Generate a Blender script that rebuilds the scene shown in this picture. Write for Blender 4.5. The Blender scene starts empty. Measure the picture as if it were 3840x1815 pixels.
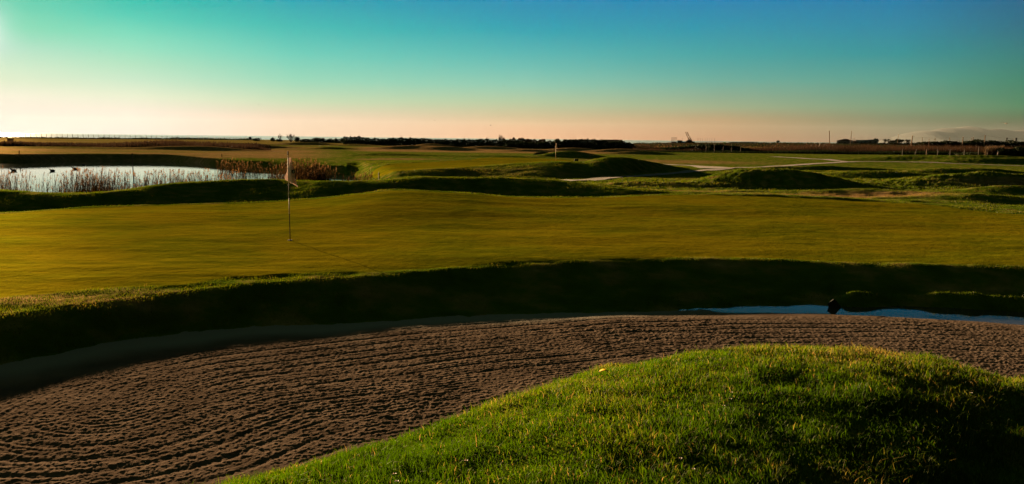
import bpy, math, random
import numpy as np
from mathutils import Matrix, Vector
R = math.radians
scene = bpy.context.scene
COL = scene.collection
rng = np.random.default_rng(7)
HAZE = 3.5e-6
random.seed(7)

# ------------------------------------------------------------------ camera
F = 3014.0; W0 = 3840.0; H0 = 1815.0
PITCH = math.atan(387.5 / F); ROLL = math.atan(0.0115)
fw = np.array([0, math.cos(PITCH), -math.sin(PITCH)])
r0 = np.array([1.0, 0, 0]); u0 = np.array([0, math.sin(PITCH), math.cos(PITCH)])
rt = r0 * math.cos(ROLL) + u0 * math.sin(ROLL)
up = -r0 * math.sin(ROLL) + u0 * math.cos(ROLL)
cam = bpy.data.cameras.new('camera'); camo = bpy.data.objects.new('camera', cam); COL.objects.link(camo)
cam.sensor_width = 36; cam.lens = 36 * F / W0; cam.clip_start = 0.05; cam.clip_end = 90000
camo.matrix_world = Matrix(((rt[0], up[0], -fw[0], 0), (rt[1], up[1], -fw[1], 0), (rt[2], up[2], -fw[2], 0), (0, 0, 0, 1)))
scene.camera = camo

# ------------------------------------------------------------------ light
EXPO = 2.6; AIR = 0.165
SUN_EL, SUN_AZ = R(6.1), R(-33.2)          # azimuth from +Y towards +X
scene.view_settings.view_transform = 'Standard'; scene.view_settings.look = 'None'
scene.view_settings.gamma = 1; scene.view_settings.exposure = EXPO
sl = bpy.data.lights.new('sun', 'SUN'); sl.energy = 5.0; sl.angle = R(0.6); sl.color = (1.0, 0.66, 0.34)
so = bpy.data.objects.new('sun', sl); COL.objects.link(so)
sd = Vector((math.sin(SUN_AZ) * math.cos(SUN_EL), math.cos(SUN_AZ) * math.cos(SUN_EL), math.sin(SUN_EL)))
so.rotation_euler = sd.to_track_quat('Z', 'Y').to_euler(); so.location = (0, 0, 50)

def lin(c):
    return tuple(((x / 255) / 12.92 if x / 255 <= 0.04045 else ((x / 255 + 0.055) / 1.055) ** 2.4) for x in c)

world = bpy.data.worlds.new('World'); scene.world = world; world.use_nodes = True
nt = world.node_tree; N = nt.nodes; L = nt.links; N.clear()
def wm(op, a, b=None, c=None):
    n = N.new('ShaderNodeMath'); n.operation = op
    for i, v in enumerate((a, b, c)):
        if v is None: continue
        if isinstance(v, (int, float)): n.inputs[i].default_value = v
        else: L.new(v, n.inputs[i])
    return n.outputs[0]
def wmap(v, a, b, c, d, smooth=True):
    n = N.new('ShaderNodeMapRange'); n.interpolation_type = 'SMOOTHSTEP' if smooth else 'LINEAR'
    L.new(v, n.inputs[0])
    for i, x in enumerate((a, b, c, d)): n.inputs[i + 1].default_value = x
    return n.outputs[0]
tc = N.new('ShaderNodeTexCoord'); sx = N.new('ShaderNodeSeparateXYZ'); L.new(tc.outputs['Generated'], sx.inputs[0])
elev = wm('MULTIPLY', wm('ARCSINE', sx.outputs[2]), 180 / math.pi)
azim = wm('MULTIPLY', wm('ARCTAN2', sx.outputs[0], sx.outputs[1]), 180 / math.pi)
EMAX = 12.0
efac = wm('DIVIDE', elev, EMAX)
SKY = [  # picture column, then (row, colour as seen)
 (0,   [(0,(108,209,176)),(100,(135,219,182)),(180,(182,226,200)),(250,(212,236,205)),(300,(226,238,206)),(360,(244,237,214)),(420,(254,239,220)),(497,(255,243,228))]),
 (500, [(0,(64,194,176)),(60,(90,207,184)),(120,(124,219,189)),(180,(152,226,194)),(240,(181,229,196)),(300,(206,234,204)),(360,(231,235,205)),(420,(253,236,216)),(503,(255,234,218))]),
 (1100,[(0,(44,166,180)),(100,(72,189,181)),(200,(114,207,187)),(300,(157,218,188)),(380,(207,224,185)),(440,(252,221,190)),(511,(254,219,186))]),
 (1950,[(0,(33,144,181)),(60,(44,154,180)),(120,(60,166,179)),(200,(94,184,180)),(260,(120,194,180)),(320,(150,203,178)),(380,(186,204,164)),(440,(224,199,155)),(480,(250,198,154)),(520,(252,194,150))]),
 (2700,[(0,(28,134,178)),(100,(41,149,172)),(200,(78,164,164)),(300,(116,175,158)),(400,(168,178,140)),(450,(203,169,126)),(529,(213,160,120))]),
 (3340,[(0,(25,128,168)),(100,(37,139,164)),(200,(68,150,152)),(300,(104,163,144)),(400,(139,163,128)),(450,(155,150,115)),(536,(172,140,110))]),
 (3840,[(0,(20,105,136)),(100,(28,115,132)),(200,(58,129,124)),(300,(80,138,112)),(400,(108,144,105)),(450,(116,130,96)),(490,(121,112,86)),(541,(122,102,82))]),
]
def pix_dir(px, py):
    v = fw + (px - W0 / 2) / F * rt - (py - H0 / 2) / F * up
    return v / np.linalg.norm(v)
prev = None
for px, rows in SKY:
    rp = N.new('ShaderNodeValToRGB'); L.new(efac, rp.inputs[0]); cr = rp.color_ramp; cr.interpolation = 'B_SPLINE' if False else 'LINEAR'
    pts = []
    for y, c in rows:
        e = math.degrees(math.asin(pix_dir(px, y)[2])) / EMAX
        pl_ = min(34000.0, 660 / max(.001, math.sin(R(max(e * EMAX, .05))))) / 20000.0      # the air in front of it adds its own light
        pts.append((max(0.0, min(1.0, e)), tuple(max(.004, v - AIR * pl_ * k) for v, k in zip(lin(c), (1.0, .75, .45)))))
    pts.sort(key=lambda t: t[0])
    pts.append((1.0, tuple(v * k for v, k in zip(pts[-1][1], (1.5, .38, .25)))))
    cr.elements[0].position = pts[0][0]; cr.elements[0].color = (*pts[0][1], 1)
    cr.elements[1].position = pts[-1][0]; cr.elements[1].color = (*pts[-1][1], 1)
    for e, c in pts[1:-1]:
        el = cr.elements.new(e); el.color = (*c, 1)
    if px <= 500:
        for el in cr.elements:
            if el.position * EMAX < 3.0: el.color = (*[k * 1.08 for k in el.color[:3]], 1)
    v = pix_dir(px, 500); az = math.degrees(math.atan2(v[0], v[1]))
    if prev is None: prev = (rp.outputs[0], az)
    else:
        mx = N.new('ShaderNodeMix'); mx.data_type = 'RGBA'
        L.new(wmap(azim, prev[1], az, 0, 1, False), mx.inputs[0]); L.new(prev[0], mx.inputs[6]); L.new(rp.outputs[0], mx.inputs[7])
        prev = (mx.outputs[2], az)
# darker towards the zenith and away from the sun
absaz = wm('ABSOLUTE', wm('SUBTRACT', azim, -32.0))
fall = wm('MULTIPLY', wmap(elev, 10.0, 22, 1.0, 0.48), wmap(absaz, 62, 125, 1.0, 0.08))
# glow round the sun
vd = N.new('ShaderNodeVectorMath'); vd.operation = 'DOT_PRODUCT'; L.new(tc.outputs['Generated'], vd.inputs[0])
vd.inputs[1].default_value = tuple(sd)
glow = wm('POWER', wm('MAXIMUM', vd.outputs['Value'], 0.0), 3500.0)
glow2 = wm('POWER', wm('MAXIMUM', vd.outputs['Value'], 0.0), 300.0)
gc = N.new('ShaderNodeCombineXYZ')
L.new(wm('ADD', wm('MULTIPLY', glow, 0.5), wm('MULTIPLY', glow2, 0.02)), gc.inputs[0])
L.new(wm('ADD', wm('MULTIPLY', glow, 0.22), wm('MULTIPLY', glow2, 0.01)), gc.inputs[1])
L.new(wm('ADD', wm('MULTIPLY', glow, 0.36), wm('MULTIPLY', glow2, 0.01)), gc.inputs[2])
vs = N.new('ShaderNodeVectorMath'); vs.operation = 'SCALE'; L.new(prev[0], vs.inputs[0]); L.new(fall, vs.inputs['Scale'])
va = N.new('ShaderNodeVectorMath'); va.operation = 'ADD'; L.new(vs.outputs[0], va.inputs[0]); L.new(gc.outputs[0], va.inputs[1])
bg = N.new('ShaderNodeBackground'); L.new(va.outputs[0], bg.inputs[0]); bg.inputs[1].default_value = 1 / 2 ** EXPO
sky = N.new('ShaderNodeTexSky'); sky.sky_type = 'NISHITA'; sky.sun_disc = False
sky.sun_elevation = SUN_EL; sky.sun_rotation = SUN_AZ; sky.dust_density = 2.0
bg2 = N.new('ShaderNodeBackground'); L.new(sky.outputs[0], bg2.inputs[0]); bg2.inputs[1].default_value = 0.00004
ad = N.new('ShaderNodeAddShader'); L.new(bg.outputs[0], ad.inputs[0]); L.new(bg2.outputs[0], ad.inputs[1])
wo = N.new('ShaderNodeOutputWorld'); L.new(ad.outputs[0], wo.inputs[0])
world.cycles.sampling_method = 'MANUAL'; world.cycles.sample_map_resolution = 1024

# ------------------------------------------------------------------ helpers
def Pd(px, py, d):
    v = fw + (px - W0 / 2) / F * rt - (py - H0 / 2) / F * up
    return v * (d / v[1])
def Pz(px, py, z):
    v = fw + (px - W0 / 2) / F * rt - (py - H0 / 2) / F * up
    return v * (z / v[2])
def UP(px): return (px - 1920) / 3038.0
def _hash(ix, iy, s):
    h = (ix.astype(np.int64) * 374761393 + iy.astype(np.int64) * 668265263 + s * 974634777) & 0x7fffffff
    h = ((h ^ (h >> 13)) * 1274126177) & 0x7fffffff
    return ((h ^ (h >> 16)) & 0xffff) / 65535.0
def vnoise(x, y, s=0):
    ix = np.floor(x); iy = np.floor(y); fx = x - ix; fy = y - iy
    fx = fx * fx * fx * (fx * (fx * 6 - 15) + 10); fy = fy * fy * fy * (fy * (fy * 6 - 15) + 10)
    a = _hash(ix, iy, s); b = _hash(ix + 1, iy, s); c = _hash(ix, iy + 1, s); d = _hash(ix + 1, iy + 1, s)
    return (a * (1 - fx) + b * fx) * (1 - fy) + (c * (1 - fx) + d * fx) * fy - 0.5
def fbm(x, y, o=4, s=0, g=0.5):
    t = 0; a = 1.0
    for k in range(o):
        t = t + a * vnoise(x * 2 ** k + 17.3 * k, y * 2 ** k - 9.1 * k, s + k); a *= g
    return t
def sstep(a, b, x):
    t = np.clip((x - a) / (b - a), 0, 1); return t * t * (3 - 2 * t)
def pchip(x, y, xq):
    x = np.asarray(x, float); y = np.asarray(y, float)
    h = np.diff(x); dl = np.diff(y) / h; n = len(x); m = np.zeros(n)
    if n > 2:
        w1 = 2 * h[1:] + h[:-1]; w2 = h[1:] + 2 * h[:-1]
        ok = (dl[:-1] * dl[1:]) > 0
        with np.errstate(divide='ignore', invalid='ignore'):
            mm = (w1 + w2) / (w1 / dl[:-1] + w2 / dl[1:])
        m[1:-1] = np.where(ok, mm, 0)
    m[0] = dl[0]; m[-1] = dl[-1]
    if n > 2:
        if dl[0] * dl[1] < 0: m[0] = 0
        if dl[-1] * dl[-2] < 0: m[-1] = 0
    xq = np.clip(xq, x[0], x[-1]); i = np.clip(np.searchsorted(x, xq) - 1, 0, n - 2)
    t = (xq - x[i]) / h[i]; t2 = t * t; t3 = t2 * t
    return (2*t3-3*t2+1)*y[i] + (t3-2*t2+t)*h[i]*m[i] + (-2*t3+3*t2)*y[i+1] + (t3-t2)*h[i]*m[i+1]

def tag(o, label=None, cat=None, group=None, kind=None):
    if label: o['label'] = label
    if cat: o['category'] = cat
    if group: o['group'] = group
    if kind: o['kind'] = kind
    return o
def mesh_np(name, V, Fq, mat, parent=None, smooth=True, attrs=None, Ft=None):
    """vertices (n,3), quads (m,4) and triangles (k,3) -> object"""
    me = bpy.data.meshes.new(name); V = np.asarray(V, np.float32)
    nq = 0 if Fq is None else len(Fq); ntr = 0 if Ft is None else len(Ft)
    loops = []; st = []; tot = []
    if nq: loops.append(np.asarray(Fq).ravel()); st.append(np.arange(nq) * 4); tot.append(np.full(nq, 4))
    if ntr: loops.append(np.asarray(Ft).ravel()); st.append(nq * 4 + np.arange(ntr) * 3); tot.append(np.full(ntr, 3))
    loops = np.concatenate(loops).astype(np.int32)
    me.vertices.add(len(V)); me.vertices.foreach_set('co', V.ravel())
    me.loops.add(len(loops)); me.loops.foreach_set('vertex_index', loops)
    me.polygons.add(nq + ntr)
    me.polygons.foreach_set('loop_start', np.concatenate(st).astype(np.int32))
    me.polygons.foreach_set('loop_total', np.concatenate(tot).astype(np.int32))
    me.polygons.foreach_set('use_smooth', np.full(nq + ntr, smooth))
    if attrs:
        for k, a in attrs.items():
            at = me.attributes.new(k, 'FLOAT', 'POINT'); at.data.foreach_set('value', np.asarray(a, np.float32))
    me.update(calc_edges=True)
    me.materials.append(mat)
    o = bpy.data.objects.new(name, me); COL.objects.link(o)
    if parent: o.parent = parent
    return o
def empty(name, loc, rz=0):
    o = bpy.data.objects.new(name, None); COL.objects.link(o); o.location = loc; o.rotation_euler = (0, 0, rz)
    o.empty_display_size = 0.3
    return o
class MB:
    """collects simple solids into one mesh"""
    def __init__(s): s.v = []; s.f = []
    def box(s, c, sz, rz=0, taper=1.0, ry=0):
        n = len(s.v); x, y, z = (t / 2 for t in sz)
        for (a, b, e) in ((-1,-1,-1),(1,-1,-1),(1,1,-1),(-1,1,-1),(-1,-1,1),(1,-1,1),(1,1,1),(-1,1,1)):
            k = taper if e > 0 else 1
            p = Vector((a * x * k, b * y * k, e * z))
            p = Matrix.Rotation(rz, 3, 'Z') @ (Matrix.Rotation(ry, 3, 'Y') @ p)
            s.v.append((p[0] + c[0], p[1] + c[1], p[2] + c[2]))
        s.f += [(n,n+3,n+2,n+1),(n+4,n+5,n+6,n+7),(n,n+1,n+5,n+4),(n+1,n+2,n+6,n+5),(n+2,n+3,n+7,n+6),(n+3,n,n+4,n+7)]
        return s
    def tube(s, pts, rad, n=8):
        pts = [Vector(p) for p in pts]; rad = rad if isinstance(rad, (list, tuple)) else [rad] * len(pts)
        b = len(s.v)
        for i, p in enumerate(pts):
            d = (pts[min(i + 1, len(pts) - 1)] - pts[max(i - 1, 0)]).normalized()
            a = d.orthogonal().normalized(); c = d.cross(a)
            for k in range(n):
                t = 2 * math.pi * k / n; q = p + (a * math.cos(t) + c * math.sin(t)) * rad[i]; s.v.append(tuple(q))
        for i in range(len(pts) - 1):
            for k in range(n):
                s.f.append((b + i*n + k, b + i*n + (k+1) % n, b + (i+1)*n + (k+1) % n, b + (i+1)*n + k))
        s.f.append(tuple(b + k for k in reversed(range(n)))); s.f.append(tuple(b + (len(pts)-1)*n + k for k in range(n)))
        return s
    def ball(s, c, r, n=10, m=6):
        r = r if isinstance(r, (tuple, list)) else (r, r, r); b = len(s.v)
        for i in range(m + 1):
            ph = math.pi * i / m
            for k in range(n):
                t = 2 * math.pi * k / n
                s.v.append((c[0] + r[0]*math.sin(ph)*math.cos(t), c[1] + r[1]*math.sin(ph)*math.sin(t), c[2] + r[2]*math.cos(ph)))
        for i in range(m):
            for k in range(n):
                s.f.append((b+i*n+k, b+(i+1)*n+k, b+(i+1)*n+(k+1)%n, b+i*n+(k+1)%n))
        return s
    def prism(s, prof, y0, y1):
        """profile in x,z extruded along y"""
        n = len(s.v); k = len(prof)
        for y in (y0, y1):
            for x, z in prof: s.v.append((x, y, z))
        s.f.append(tuple(range(n, n + k))); s.f.append(tuple(range(n + 2*k - 1, n + k - 1, -1)))
        for i in range(k): s.f.append((n + i, n + k + i, n + k + (i+1) % k, n + (i+1) % k))
        return s
    def build(s, name, mat, parent=None, smooth=False):
        me = bpy.data.meshes.new(name); me.from_pydata(s.v, [], s.f); me.update()
        me.polygons.foreach_set('use_smooth', [smooth] * len(me.polygons))
        me.materials.append(mat)
        o = bpy.data.objects.new(name, me); COL.objects.link(o)
        if parent: o.parent = parent
        return o

# ------------------------------------------------------------------ materials
def newmat(name):
    m = bpy.data.materials.new(name); m.use_nodes = True
    return m, m.node_tree.nodes, m.node_tree.links, m.node_tree.nodes['Principled BSDF']
def plain(name, col, rough=0.7, var=0.25, scale=4.0, metal=0.0, bump=0.0, spec=0.3):
    m, n, l, p = newmat(name)
    t = n.new('ShaderNodeTexNoise'); t.inputs['Scale'].default_value = scale; t.inputs['Detail'].default_value = 5
    g = n.new('ShaderNodeTexCoord'); l.new(g.outputs['Object'], t.inputs['Vector'])
    r = n.new('ShaderNodeValToRGB'); r.color_ramp.elements[0].position = 0.3; r.color_ramp.elements[1].position = 0.7
    r.color_ramp.elements[0].color = (*[c * (1 - var) for c in col], 1); r.color_ramp.elements[1].color = (*[min(1, c * (1 + var)) for c in col], 1)
    l.new(t.outputs[0], r.inputs[0]); l.new(r.outputs[0], p.inputs['Base Color'])
    p.inputs['Roughness'].default_value = rough; p.inputs['Metallic'].default_value = metal
    p.inputs['Specular IOR Level'].default_value = spec
    if bump:
        b = n.new('ShaderNodeBump'); b.inputs['Strength'].default_value = bump; l.new(t.outputs[0], b.inputs['Height']); l.new(b.outputs[0], p.inputs['Normal'])
    return m
def mix_node(n, l, fac, a, b, kind='RGBA', blend='MIX'):
    m = n.new('ShaderNodeMix'); m.data_type = kind; m.blend_type = blend
    for sock, v in ((m.inputs[0], fac), (m.inputs[6], a), (m.inputs[7], b)):
        if hasattr(v, 'is_output'): l.new(v, sock)
        elif isinstance(v, (int, float)): sock.default_value = v
        else: sock.default_value = (*v, 1)
    return m.outputs[2]
def blade_mat(name, green, dry, trans=0.5, tipc=None, rough=0.5):
    """thin leaves: diffuse plus light shining through, colour by the 'tone' attribute"""
    m = bpy.data.materials.new(name); m.use_nodes = True; n = m.node_tree.nodes; l = m.node_tree.links; n.clear()
    a = n.new('ShaderNodeAttribute'); a.attribute_name = 'tone'
    r = n.new('ShaderNodeValToRGB'); cr = r.color_ramp
    cr.elements[0].position = 0.0; cr.elements[0].color = (*[c * 0.55 for c in green], 1)
    cr.elements[1].position = 1.0; cr.elements[1].color = (*dry, 1)
    e = cr.elements.new(0.55); e.color = (*green, 1)
    e = cr.elements.new(0.82); e.color = (*[1.3 * g * 0.7 + 0.3 * d for g, d in zip(green, dry)], 1)
    l.new(a.outputs['Fac'], r.inputs[0])
    d = n.new('ShaderNodeBsdfDiffuse'); t = n.new('ShaderNodeBsdfTranslucent'); g = n.new('ShaderNodeBsdfGlossy'); g.inputs['Roughness'].default_value = rough
    g.inputs['Color'].default_value = (0.5, 0.5, 0.4, 1)
    l.new(r.outputs[0], d.inputs[0])
    hs = n.new('ShaderNodeHueSaturation'); hs.inputs['Saturation'].default_value = 1.15; hs.inputs['Value'].default_value = 1.5
    l.new(r.outputs[0], hs.inputs['Color']); l.new(hs.outputs[0], t.inputs[0])
    m1 = n.new('ShaderNodeMixShader'); m1.inputs[0].default_value = trans; l.new(d.outputs[0], m1.inputs[1]); l.new(t.outputs[0], m1.inputs[2])
    m2 = n.new('ShaderNodeMixShader'); m2.inputs[0].default_value = 0.015; l.new(m1.outputs[0], m2.inputs[1]); l.new(g.outputs[0], m2.inputs[2])
    o = n.new('ShaderNodeOutputMaterial'); l.new(m2.outputs[0], o.inputs[0])
    return m
def turf_mat():
    m, n, l, p = newmat('turf')
    g = n.new('ShaderNodeNewGeometry')
    def att(k):
        a = n.new('ShaderNodeAttribute'); a.attribute_name = k; return a.outputs['Fac']
    def noise(scale, det=5, vec=None, rough=0.55):
        t = n.new('ShaderNodeTexNoise'); t.inputs['Scale'].default_value = scale; t.inputs['Detail'].default_value = det; t.inputs['Roughness'].default_value = rough
        l.new(vec if vec else g.outputs['Position'], t.inputs['Vector']); return t.outputs[0]
    def ramp(v, *st):
        r = n.new('ShaderNodeValToRGB'); cr = r.color_ramp
        cr.elements[0].position = st[0][0]; cr.elements[0].color = (*st[0][1], 1); cr.elements[1].position = st[-1][0]; cr.elements[1].color = (*st[-1][1], 1)
        for q, c in st[1:-1]: cr.elements.new(q).color = (*c, 1)
        l.new(v, r.inputs[0]); return r.outputs[0]
    def mth(op, a, b):
        q = n.new('ShaderNodeMath'); q.operation = op; q.use_clamp = True
        for i, v in enumerate((a, b)):
            if hasattr(v, 'is_output'): l.new(v, q.inputs[i])
            else: q.inputs[i].default_value = v
        return q.outputs[0]
    mp = n.new('ShaderNodeMapping'); mp.inputs['Scale'].default_value = (1.3, 3.6, 1); mp.inputs['Rotation'].default_value = (0, 0, R(8)); l.new(g.outputs['Position'], mp.inputs[0])
    st = noise(0.9, 6, mp.outputs[0]); big = noise(0.12, 4); mid = noise(1.3, 6); fine = noise(14, 4)
    green = ramp(mid, (0.3, (0.036, 0.068, 0.003)), (0.5, (0.075, 0.112, 0.005)), (0.7, (0.16, 0.155, 0.018)))
    green = mix_node(n, l, mth('MULTIPLY', fine, 0.6), green, (0.035, 0.06, 0.01))
    dryc = ramp(st, (0.3, (0.13, 0.075, 0.03)), (0.55, (0.24, 0.14, 0.065)), (0.75, (0.38, 0.24, 0.12)))
    dfac = mth('ADD', att('dry'), mth('MULTIPLY', mth('SUBTRACT', mid, 0.50), 2.2))
    rough_c = mix_node(n, l, dfac, green, dryc)
    short = ramp(st, (0.28, (0.052, 0.056, 0.002)), (0.5, (0.108, 0.096, 0.003)), (0.72, (0.185, 0.142, 0.005)))
    short = mix_node(n, l, mth('MULTIPLY', big, 0.8), short, (0.075, 0.098, 0.003))
    sp_ = n.new('ShaderNodeMapRange'); l.new(noise(4.5, 3), sp_.inputs[0]); sp_.inputs[1].default_value = .62; sp_.inputs[2].default_value = .70
    short = mix_node(n, l, mth('MULTIPLY', sp_.outputs[0], 0.55), short, (0.05, 0.055, 0.003))
    bg_ = n.new('ShaderNodeMapRange'); l.new(noise(0.33, 5), bg_.inputs[0]); bg_.inputs[1].default_value = .40; bg_.inputs[2].default_value = .62
    short = mix_node(n, l, mth('MULTIPLY', bg_.outputs[0], 0.45), short, (0.165, 0.115, 0.004))
    c = mix_node(n, l, att('short'), rough_c, short)
    sandc = ramp(noise(6, 6), (0.3, (0.20, 0.125, 0.075)), (0.7, (0.32, 0.21, 0.135)))
    c = mix_node(n, l, att('sand'), c, sandc)
    l.new(c, p.inputs['Base Color']); p.inputs['Roughness'].default_value = 1.0; p.inputs['Specular IOR Level'].default_value = 0.0
    bh = mth('ADD', mth('MULTIPLY', noise(35, 3), 0.5), mth('MULTIPLY', noise(6, 4), 0.9))
    b = n.new('ShaderNodeBump'); b.inputs['Strength'].default_value = 0.42; b.inputs['Distance'].default_value = 0.03; l.new(bh, b.inputs['Height']); l.new(b.outputs[0], p.inputs['Normal'])
    # low sun shining forward through the short leaves: a broad golden lobe
    gl = n.new('ShaderNodeBsdfGlossy'); gl.inputs['Roughness'].default_value = 0.62; l.new(b.outputs[0], gl.inputs['Normal'])
    gcol = n.new('ShaderNodeVectorMath'); gcol.operation = 'SCALE'; l.new(c, gcol.inputs[0]); gcol.inputs['Scale'].default_value = 1.6
    l.new(gcol.outputs[0], gl.inputs['Color'])
    mx = n.new('ShaderNodeMixShader'); mx.inputs[0].default_value = 0.028; l.new(p.outputs[0], mx.inputs[1]); l.new(gl.outputs[0], mx.inputs[2])
    l.new(mx.outputs[0], n['Material Output'].inputs[0])
    return m
def sand_mat():
    m, n, l, p = newmat('bunker_sand')
    g = n.new('ShaderNodeNewGeometry')
    t = n.new('ShaderNodeTexNoise'); t.inputs['Scale'].default_value = 2.2; t.inputs['Detail'].default_value = 8; l.new(g.outputs['Position'], t.inputs['Vector'])
    r = n.new('ShaderNodeValToRGB'); cr = r.color_ramp; cr.elements[0].position = 0.3; cr.elements[0].color = (0.070, 0.051, 0.039, 1); cr.elements[1].position = 0.7; cr.elements[1].color = (0.122, 0.090, 0.070, 1)
    l.new(t.outputs[0], r.inputs[0])
    f = n.new('ShaderNodeTexNoise'); f.inputs['Scale'].default_value = 70; f.inputs['Detail'].default_value = 5; l.new(g.outputs['Position'], f.inputs['Vector'])
    a = n.new('ShaderNodeAttribute'); a.attribute_name = 'wet_shade_lift'
    c = mix_node(n, l, a.outputs['Fac'], r.outputs[0], (0.19, 0.18, 0.155))  # damp grey painted paler than dry sand, to lighten the shaded part
    l.new(c, p.inputs['Base Color']); p.inputs['Roughness'].default_value = 1.0; p.inputs['Specular IOR Level'].default_value = 0.0
    b = n.new('ShaderNodeBump'); b.inputs['Strength'].default_value = 0.7; b.inputs['Distance'].default_value = 0.008; l.new(f.outputs[0], b.inputs['Height']); l.new(b.outputs[0], p.inputs['Normal'])
    return m
def water_mat(name, scale, strength, deep=(0.01, 0.02, 0.02), rough=0.03, stretch=(1, 1, 1)):
    m, n, l, p = newmat(name)
    g = n.new('ShaderNodeNewGeometry'); mp = n.new('ShaderNodeMapping'); mp.inputs['Scale'].default_value = stretch; l.new(g.outputs['Position'], mp.inputs[0])
    t = n.new('ShaderNodeTexNoise'); t.inputs['Scale'].default_value = scale; t.inputs['Detail'].default_value = 4; l.new(mp.outputs[0], t.inputs['Vector'])
    b = n.new('ShaderNodeBump'); b.inputs['Strength'].default_value = strength; b.inputs['Distance'].default_value = 0.05; l.new(t.outputs[0], b.inputs['Height']); l.new(b.outputs[0], p.inputs['Normal'])
    p.inputs['Base Color'].default_value = (*deep, 1); p.inputs['Roughness'].default_value = rough; p.inputs['IOR'].default_value = 1.42
    return m
M = dict(
    turf=turf_mat(), sand=sand_mat(),
    grass=blade_mat('grass_blades', (0.029, 0.062, 0.003), (0.18, 0.125, 0.045), 0.5),
    rough=blade_mat('rough_grass_blades', (0.036, 0.052, 0.003), (0.12, 0.085, 0.026), 0.4),
    reed=blade_mat('reed_stems', (0.028, 0.017, 0.008), (0.11, 0.062, 0.032), 0.35),
    plume=blade_mat('reed_plumes', (0.115, 0.066, 0.034), (0.25, 0.155, 0.09), 0.4),
    brush=blade_mat('dry_brush', (0.024, 0.015, 0.010), (0.078, 0.044, 0.026), 0.3),
    hedge=blade_mat('dark_foliage', (0.012, 0.018, 0.008), (0.03, 0.035, 0.015), 0.15),
    bark=plain('bark', (0.06, 0.04, 0.03), 0.9),
    pond=water_mat('pond_water', 1.6, 0.035, rough=0.02, stretch=(0.5, 2.0, 1)),
    puddle=water_mat('puddle_water', 3.0, 0.03, deep=(0.05, 0.045, 0.040), rough=0.03),
    sea=water_mat('sea_water', 0.05, 0.05, rough=0.12),
    path=plain('path_surface', (0.115, 0.085, 0.065), 0.9, 0.25, 1.2, bump=0.2),
    white=plain('white_paint', (0.50, 0.46, 0.42), 0.7, 0.06, 6),
    black=plain('black_paint', (0.010, 0.010, 0.012), 0.7, 0.2, 6, spec=0.06),
    cloth=plain('flag_cloth', (0.68, 0.60, 0.58), 0.9, 0.04, 9),
    crest=plain('dark_green_print', (0.008, 0.03, 0.022), 0.7),
    wood=plain('weathered_wood', (0.13, 0.08, 0.045), 0.85, 0.3, 8),
    palewood=plain('pale_post', (0.040, 0.030, 0.020), 0.85, 0.2, 8),
    steel=plain('dark_steel', (0.022, 0.024, 0.028), 0.7, 0.2, 2, spec=0.1),
    rust=plain('rusty_steel', (0.14, 0.07, 0.04), 0.7, 0.3, 2),
    tealwall=plain('teal_wall', (0.05, 0.095, 0.11), 0.7, 0.15, 1),
    greywall=plain('grey_wall', (0.10, 0.11, 0.115), 0.8, 0.15, 1),
    whitewall=plain('white_wall', (0.10, 0.10, 0.095), 0.8, 0.1, 1),
    blue=plain('blue_panel', (0.02, 0.10, 0.30), 0.5, 0.1, 1),
    lime=plain('lime_panel', (0.16, 0.42, 0.02), 0.6, 0.1, 1),
    roof=plain('dark_roof', (0.045, 0.035, 0.032), 0.8, 0.2, 2),
    glass=plain('window_glass', (0.02, 0.025, 0.03), 0.1, 0.1, 1),
    feather=plain('dark_feather', (0.02, 0.018, 0.015), 0.7, 0.3, 20),
    petal=plain('daisy_petal', (0.75, 0.68, 0.66), 0.6, 0.05, 50),
    yellow=plain('yellow_leaf', (0.55, 0.30, 0.02), 0.6, 0.1, 50),
    rock=plain('distant_rock', (0.006, 0.009, 0.010), 0.95, 0.2, 0.0005),
    slab=plain('dark_slab', (0.010, 0.012, 0.012), 0.9, 0.3, 9),
    stone=plain('pale_rubble', (0.22, 0.20, 0.19), 0.9, 0.3, 3),
)
def net_mat():
    m, n, l, p = newmat('green_netting')
    p.inputs['Base Color'].default_value = (0.25, 0.30, 0.16, 1); p.inputs['Roughness'].default_value = 0.8
    t = n.new('ShaderNodeBsdfTransparent'); mx = n.new('ShaderNodeMixShader'); mx.inputs[0].default_value = 0.22
    w = n.new('ShaderNodeTexNoise'); w.inputs['Scale'].default_value = 0.6; g = n.new('ShaderNodeNewGeometry'); l.new(g.outputs['Position'], w.inputs['Vector'])
    mr = n.new('ShaderNodeMapRange'); l.new(w.outputs[0], mr.inputs[0]); mr.inputs[3].default_value = 0.14; mr.inputs[4].default_value = 0.34; l.new(mr.outputs[0], mx.inputs[0])
    l.new(t.outputs[0], mx.inputs[1]); l.new(p.outputs[0], mx.inputs[2]); l.new(mx.outputs[0], n['Material Output'].inputs[0])
    return m
M['net'] = net_mat()
_n = M['cloth'].node_tree.nodes; _l = M['cloth'].node_tree.links
_t = _n.new('ShaderNodeBsdfTranslucent'); _t.inputs[0].default_value = (.66, .54, .50, 1); _m = _n.new('ShaderNodeMixShader'); _m.inputs[0].default_value = 0.3
_l.new(_n['Principled BSDF'].outputs[0], _m.inputs[1]); _l.new(_t.outputs[0], _m.inputs[2]); _l.new(_m.outputs[0], _n['Material Output'].inputs[0])

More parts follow.
